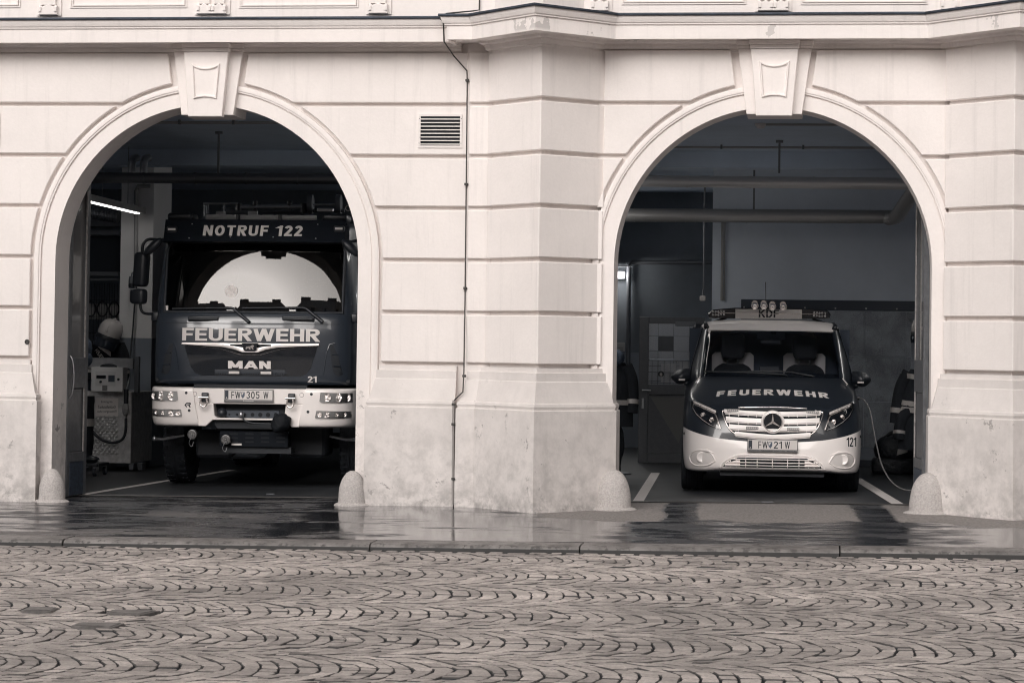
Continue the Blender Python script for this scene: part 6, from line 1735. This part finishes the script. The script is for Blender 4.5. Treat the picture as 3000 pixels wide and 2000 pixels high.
for x, z in ((-.415, .893), (.42, .886), (-.215, .713), (.215, .708)):
    y = vs_.y(x, z) - .034
    l_ = MB().box(x - .065, x + .065, y, y + .02, z - .016, z + .014).build('flash_lamp', mat('flash body', .3, NEUT, .4), grl, bevel=.004)
    for k in range(6): MB().lathe([(.008, 0), (.006, -.004)], 8, (x - .052 + k * .021, y, z), 'Y').build('flash_led', LEDM, l_)
vstrip('bonnet_edge', -.36, .36, lambda x: .937 - .012 * (x / .36) ** 2, lambda x: .925 - .012 * (x / .36) ** 2, .004, CHROME, van)
# headlights
for s in (-1, 1):
    hp_ = smooth_poly([(.545, .690), (.575, .79), (.592, .885), (.68, .925), (.78, .965), (.852, .992), (.868, .965), (.862, .905), (.815, .835), (.74, .77), (.65, .715)], 3)
    hl = decal('headlight', [(s * x, z) for x, z in hp_], vs_, .003, GLOSSB, van)
    dp = [(.600, .862), (.60, .886), (.69, .926), (.78, .962), (.848, .988), (.846, .962), (.77, .933), (.68, .893)]
    d_ = decal('running_light', densify([(s * x, z) for x, z in dp], .03), vs_, .012, mat('running light', .75, WARM, .2, var=(60, .3)), hl)
    for k in range(7):
        f = (k + .5) / 7; x, z = lerp(.61, .84, f), lerp(.873, .975, f)
        MB().ball((s * x, vs_.y(s * x, z) - .012, z), (.012, .006, .011), 10, 6).build('led_lens', LEDM, d_, smooth=60)
    ch = [(.552, .70), (.585, .80), (.610, .852), (.68, .882), (.76, .917), (.845, .95)]
    MB().tube([(s * x, vs_.y(s * x, z) - .012, z) for x, z in ch], [.010, .009, .007, .006, .006, .005], 8).build('chrome_trim', CHROME, hl, smooth=60)
    ch = [(.845, .95), (.853, .91), (.81, .845), (.74, .785), (.66, .735), (.57, .70)]
    MB().tube([(s * x, vs_.y(s * x, z) - .010, z) for x, z in ch], .0035, 6).build('lamp_edge', LAMPB, hl, smooth=60)
    for x, z, r_ in ((.735, .835, .030), (.645, .79, .028)):
        MB().lathe([(r_, 0), (r_ * .9, -.008), (r_ * .75, -.004), (r_ * .5, -.006), (r_ * .35, -.012), (.002, -.014)], 16, (s * x, vs_.y(s * x, z) - .004, z), 'Y').build('projector', BOWL, hl, smooth=40)
    decal('lens', [(s * x, z) for x, z in hp_], vs_, .026, LENS, hl, .002)
# bonnet lettering, white chevrons
hx0, hx1 = v6(575, 1065, .5).x, v6(1800, 1085, .5).x
hc, hw_ = (hx0 + hx1) / 2, hx1 - hx0
def on_hood(u, t):
    f = u / (hw_ / 2); z = 1.084 + t * (1 - .08 * abs(f)) - .030 * f * f
    x = hc + u + .22 * f * -t
    return (x, vs_.y(x, z) - .002, z + .001)
link('lettering', block_text('FEUERWEHR', hw_ * .98, .058, .002, on_hood, t=.24, gap=.24), LETTER, hood)
a, b = v7(1980, 512, .25), v7(2085, 612, .25)
def on_bump(cx, cz): return lambda u, t: (cx + u, vs_.y(cx + u, cz + t) - .001, cz + t)
link('lettering', block_text('121', b.x - a.x, a.z - b.z, .002, on_bump((a.x + b.x) / 2, (a.z + b.z) / 2), t=.16, gap=.12), INK, vb)
number_plate(van, Vector((0, vs_.y(0, .52) - .035, .530)), .53, .135, (('FW', -.10, .10), ('21', .055, .085), ('W', .155, .055)), ('DLOUHY   Fahrzeugbau Wien-Tulln   dlouhy.at', .92, INK))
# lower intake with white bars; round fog covers
ip = [(-.52, .297), (.52, .297), (.50, .33), (.43, .375), (.36, .40), (-.36, .40), (-.43, .375), (-.50, .33)]
intake = decal('lower_intake', densify(ip, .06), vs_, .003, DARK, van)
for x0, x1 in ((-.50, -.34), (.34, .50)):
    pl_ = [(x0, .30), (x1, .30), (x1, .385 if abs(x1) < .4 else .33), (x0, .385 if abs(x0) < .4 else .33)]
    decal('blanking_panel', densify(pl_, .05), vs_, .006, WHITE, intake)
for z in (.382, .348, .316):
    w = .43 + (.40 - z) * .8
    vstrip('intake_bar', -w, w, lambda x: z + .0055, lambda x: z - .0055, .022, WHITE, intake)
for x in (-.44, -.38, -.28, -.16, 0, .16, .28, .38, .44): MB().box(x - .004, x + .004, vs_.y(x, .34) - .016, vs_.y(x, .34) + .01, .297, .392).build('intake_rib', WHITE, intake)
MB().tube([(x, vs_.y(x, z) - .002, z) for x, z in ((-.55, .285), (-.52, .34), (-.45, .392), (-.36, .425), (-.2, .43), (0, .43), (.2, .43), (.36, .425), (.45, .392), (.52, .34), (.55, .285))], .012, 8).build('intake_lip', WHITE, vb, smooth=60)
for s in (-1, 1):
    rc = smooth_poly([(.60, .36), (.655, .44), (.74, .468), (.83, .45), (.875, .40), (.86, .335), (.80, .30), (.68, .31)], 3)
    fr = decal('fog_recess', [(s * x, z) for x, z in rc], vs_, .003, mat('shaded recess white', .62, WARM, .45), van)  # flat piece; the shade of the recess is put into a darker white
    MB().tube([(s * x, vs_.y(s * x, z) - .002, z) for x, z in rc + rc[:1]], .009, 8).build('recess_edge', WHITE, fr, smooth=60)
    y = vs_.y(s * .745, .39)
    MB().lathe([(.058, .01), (.056, -.006), (.049, -.009), (.044, -.005), (.003, -.005)], 26, (s * .745, y, .39), 'Y').build('fog_cover', WHITE, fr, smooth=40)
    MB().tube([(s * .61, vs_.y(s * .61, .435), .435), (s * .69, vs_.y(s * .69, .462) - .006, .462), (s * .80, vs_.y(s * .8, .472) - .006, .472)], [.004, .016, .006], 8).build('recess_brow', WHITE, fr, smooth=60)
    MB().box(s * .936 - .012, s * .936 + .012, .325, .345, .615, .645).build('sensor', BLACKP, vb, bevel=.006)
    MB().tube([(s * .78, 1.02, 1.235), (s * .83, .96, 1.175), (s * .815, .90, 1.165)], .006, 6).build('reflective_edge', LETTER, van, smooth=50)
vstrip('chin', -.62, .62, lambda x: .262, lambda x: .248, .004, GLOSSB, van)
MB().box(-.55, .55, .12, .5, .2, .255).build('air_dam', UNDER, van)
# wheels
wheel(van, -.855, .88, .335, .235, .21, 0); wheel(van, .83, .88, .335, .235, .21, 0)
wheel(van, -.83, 4.1, .335, .235, .21, 0); wheel(van, .83, 4.1, .335, .235, .21, 0)
# mirrors
for s in (-1, 1):
    mb = MB()
    mr_ = [[(s * (.93 + .0), 1.30, 1.16), (s * 1.02, 1.22, 1.145), (s * 1.09, 1.27, 1.19), (s * 1.10, 1.36, 1.21)], [(s * .90, 1.26, 1.20), (s * 1.0, 1.17, 1.20), (s * 1.095, 1.24, 1.22), (s * 1.11, 1.36, 1.22)],
           [(s * .895, 1.26, 1.26), (s * .98, 1.18, 1.26), (s * 1.08, 1.24, 1.255), (s * 1.095, 1.36, 1.25)], [(s * .90, 1.30, 1.315), (s * .95, 1.25, 1.318), (s * 1.03, 1.28, 1.305), (s * 1.06, 1.36, 1.285)]]
    m_ = shell('mirror', mr_, BLACKP, van, .05, mirror=False)
    MB().tube([(s * .86, 1.28, 1.13), (s * .95, 1.30, 1.16)], .03, 10).build('mirror_foot', BLACKP, m_, smooth=60)
    MB().box(s * .985 - .035, s * .985 + .035, 1.165, 1.18, 1.185, 1.205).build('mirror_flash', LEDM, m_, bevel=.004)
    MB().lathe([(.03, -.02), (.035, 0), (.03, .02)], 12, (s * .735, 1.85, 1.80), 'X').build('roof_mount', BLACKP, van, smooth=60)
# light bar
LB = 2.3
bar = bpy.data.objects.new('light_bar', None); COL.objects.link(bar); bar.parent = van; bar.empty_display_size = .1
ex = [(-.70, 1.90), (-.66, 1.895), (.64, 1.905), (.69, 1.915), (.70, 1.955), (.66, 2.005), (.40, 2.022), (-.40, 2.02), (-.66, 1.995), (-.71, 1.95)]
MB().prism(ex, LB, LB + .30, .01).build('bar_housing', GLOSSB, bar)
MB().prism([(-.395, 1.892), (.37, 1.897), (.37, 2.008), (-.395, 2.004)], LB - .012, LB - .002, .004).build('sign_panel', mat('sign panel', .50, WARM, .35), bar)
a, b = v6(1040, 172, LB - .015), v6(1258, 258, LB - .015)
link('lettering', block_text('KDF', b.x - a.x, a.z - b.z, .002, t=.19, gap=.12), INK, bar).location = ((a.x + b.x) / 2, LB - .0125, (a.z + b.z) / 2)
MB().box(-.60, .57, LB - .018, LB - .0145, 1.953, 1.9575).build('reflection_line', CHROME, bar)  # thin bright strip stands in for a line of reflected light
for k in range(5): MB().box(-.36 + k * .172 - .005, -.36 + k * .172 + .005, LB - .018, LB - .0125, 1.90, 1.914).build('rivet', LEDM, bar)
for s in (-1, 1):
    for i in range(5):
        for j in range(2): MB().lathe([(.013, 0), (.011, -.004)], 10, (s * (.645 - i * .032) - .01, LB - .001, 1.935 + j * .036 + (0.006 if i > 2 else 0)), 'Y').build('led', mat('bar led', .38, NEUT, .2), bar)
    MB().tube([(s * .5, LB + .1, 1.90), (s * .6, LB + .02, 1.87), (s * .68, LB, 1.84)], .012, 8).build('bar_foot', BLACKP, bar, smooth=50)
for zx, zy in ((998, 130), (1095, 130), (1188, 140), (1305, 142)):
    c = v6(zx, zy, LB - .12)
    h = MB().lathe([(.040, 0), (.042, -.004), (.036, -.006), (.028, .02), (.016, .05), (.012, .16)], 22, c, 'Y').build('air_horn', CHROME, bar, smooth=60)
    MB().ball((c.x, c.y - .004, c.z), (.033, .016, .033), 18, 10).build('horn_bell', CHROME, h, smooth=60)
    MB().ball((c.x, c.y - .018, c.z), (.010, .006, .010), 12, 8).build('horn_throat', LEDM, h, smooth=60)
    MB().lathe([(.034, 0), (.036, -.004), (.03, .0), (.014, .05)], 18, (c.x, c.y + .22, c.z + .035), 'Y').build('air_horn', CHROME, bar, smooth=60)
c = v6(1117, 0, LB + .6)
p0_, p1_ = VF.p(2244, 895, LB + .6), VF.p(2243, 826, LB + .6)
MB().tube([p0_, p1_], .004, 6).build('aerial', BLACKP, van)
c = v6(508, 398, 1.7); MB().lathe([(.02, 0), (.02, -.002)], 16, (c.x, 1.70, c.z), 'Y').build('inspection_sticker', LETTER, vws)
# charging cable to the right door
cab0 = VF.p(2510, 1165, .9)
cw = Matrix.Rotation(VA, 3, 'Z') @ cab0 + Vector(VO)
chg = thing('charging_cable', 'thin grey charging cable sagging from the van flank to the floor', 'cable', cw)
pts = [cw + Vector((.0, 0, 0)), at_y(2530, 1170, 26.6), at_y(2548, 1200, 26.4), at_y(2558, 1250, 26.2), at_y(2570, 1310, 25.9), at_y(2585, 1365, 25.5), at_y(2612, 1410, 25.1), at_y(2645, 1432, 24.8), at_y(2680, 1437, 24.7)]
MB().tube([p - cw for p in crom(pts, 6)], .0075, 8).build('cable', mat('cable grey', .09, NEUT, .5), chg, smooth=60)
MB().tube([Vector((-.05, 0, .0)), Vector((.03, 0, 0))], .026, 10).build('plug', BLACKP, chg, smooth=50)
# ------------------------------------------------------------------ houses across the street (mirrored in windscreen and wet ground)
HW = [mat('house plaster a', .62, WARM, .85, var=(.5, .1)), mat('house plaster b', .42, WARM, .85, var=(.5, .1)), mat('house plaster c', .75, WARM, .85, var=(.5, .1))]
TILES = mat('sheet metal roof', .55, NEUT, .6, bump=(3, .5, .1), var=(2, .3)); WPANE = mat('house pane', .02, COOL, .1)
def house(x0, x1, eave, ridge, m, label, dormers, chimneys, depth=12, Y=-36):
    w = x1 - x0
    h = thing('town_house', label, 'house', (x0, Y, -.1))
    MB().box(0, w, -depth, 0, 0, eave).build('wall', m, h)
    MB().add([(-.2, .5, eave), (w + .2, .5, eave), (w - 3.6, -depth / 2, ridge), (3.4, -depth / 2, ridge), (-.2, -depth - .5, eave), (w + .2, -depth - .5, eave)],
             [(0, 1, 2, 3), (3, 2, 5, 4), (0, 3, 4), (1, 5, 2), (0, 4, 5, 1)]).build('roof', TILES, h)
    rf_ = h.children[-1]
    MB().box(-.1, w + .1, 0.01, .6, eave - .5, eave - .05).build('eaves_cornice', m, h)
    for cx in chimneys: MB().box(cx - 1.3, cx + 1.3, -depth / 2 - .5, -depth / 2 + .5, ridge - 1.5, ridge + .9).build('chimney', HW[1], rf_)
    nd_ = dormers
    for k in range(nd_):
        cx = w * (k + .5) / nd_; yb = .2 - depth * .12; zb = eave + (ridge - eave) * .16
        d = MB().prism([(cx - .65, zb), (cx + .65, zb), (cx + .65, zb + 1.5), (cx, zb + 2.1), (cx - .65, zb + 1.5)], 0, 2.5).xf(Matrix.Scale(-1, 4, (0, 1, 0))).build('dormer', m, rf_); d.location.y = yb
        MB().box(cx - .4, cx + .4, yb + .001, yb + .04, zb + .3, zb + 1.4).build('dormer_pane', WPANE, d); d.children[-1].location.y = -yb
    wm = MB().box(-.55, .55, 0, .05, -.95, .95).mesh(); wm.materials.append(WPANE)
    fm_ = MB().box(-.7, .7, 0, .03, -1.1, 1.1).mesh(); fm_.materials.append(HW[2])
    n = max(2, int(w / 3))
    fl_ = int(eave / 3.7)
    for i in range(n):
        for j in range(fl_):
            f = link('window', fm_, None, h); f.location = (w * (i + .5) / n, .005, 2.2 + j * 3.6)
            p = link('pane', wm, None, f); p.location = (0, .031, 0)
house(-56, -37, 16.3, 22.5, HW[0], 'plain town house across the street, far left, with low roof', 4, (4, 11))
house(-36.9, -21, 16.7, 22.7, HW[1], 'town house with row of dormers across the street, facing the engine bay', 5, (2, 9))
house(-20.9, -3, 17.0, 23.3, HW[2], 'wide town house with two chimneys across the street behind the camera', 6, (3, 13))
house(-2.9, 15, 17.7, 24.5, HW[0], 'tall town house across the street, facing the van bay', 5, (4, 12))
house(15.1, 36, 18.2, 25.4, HW[1], 'tallest town house across the street at the far right end', 6, (6, 15))
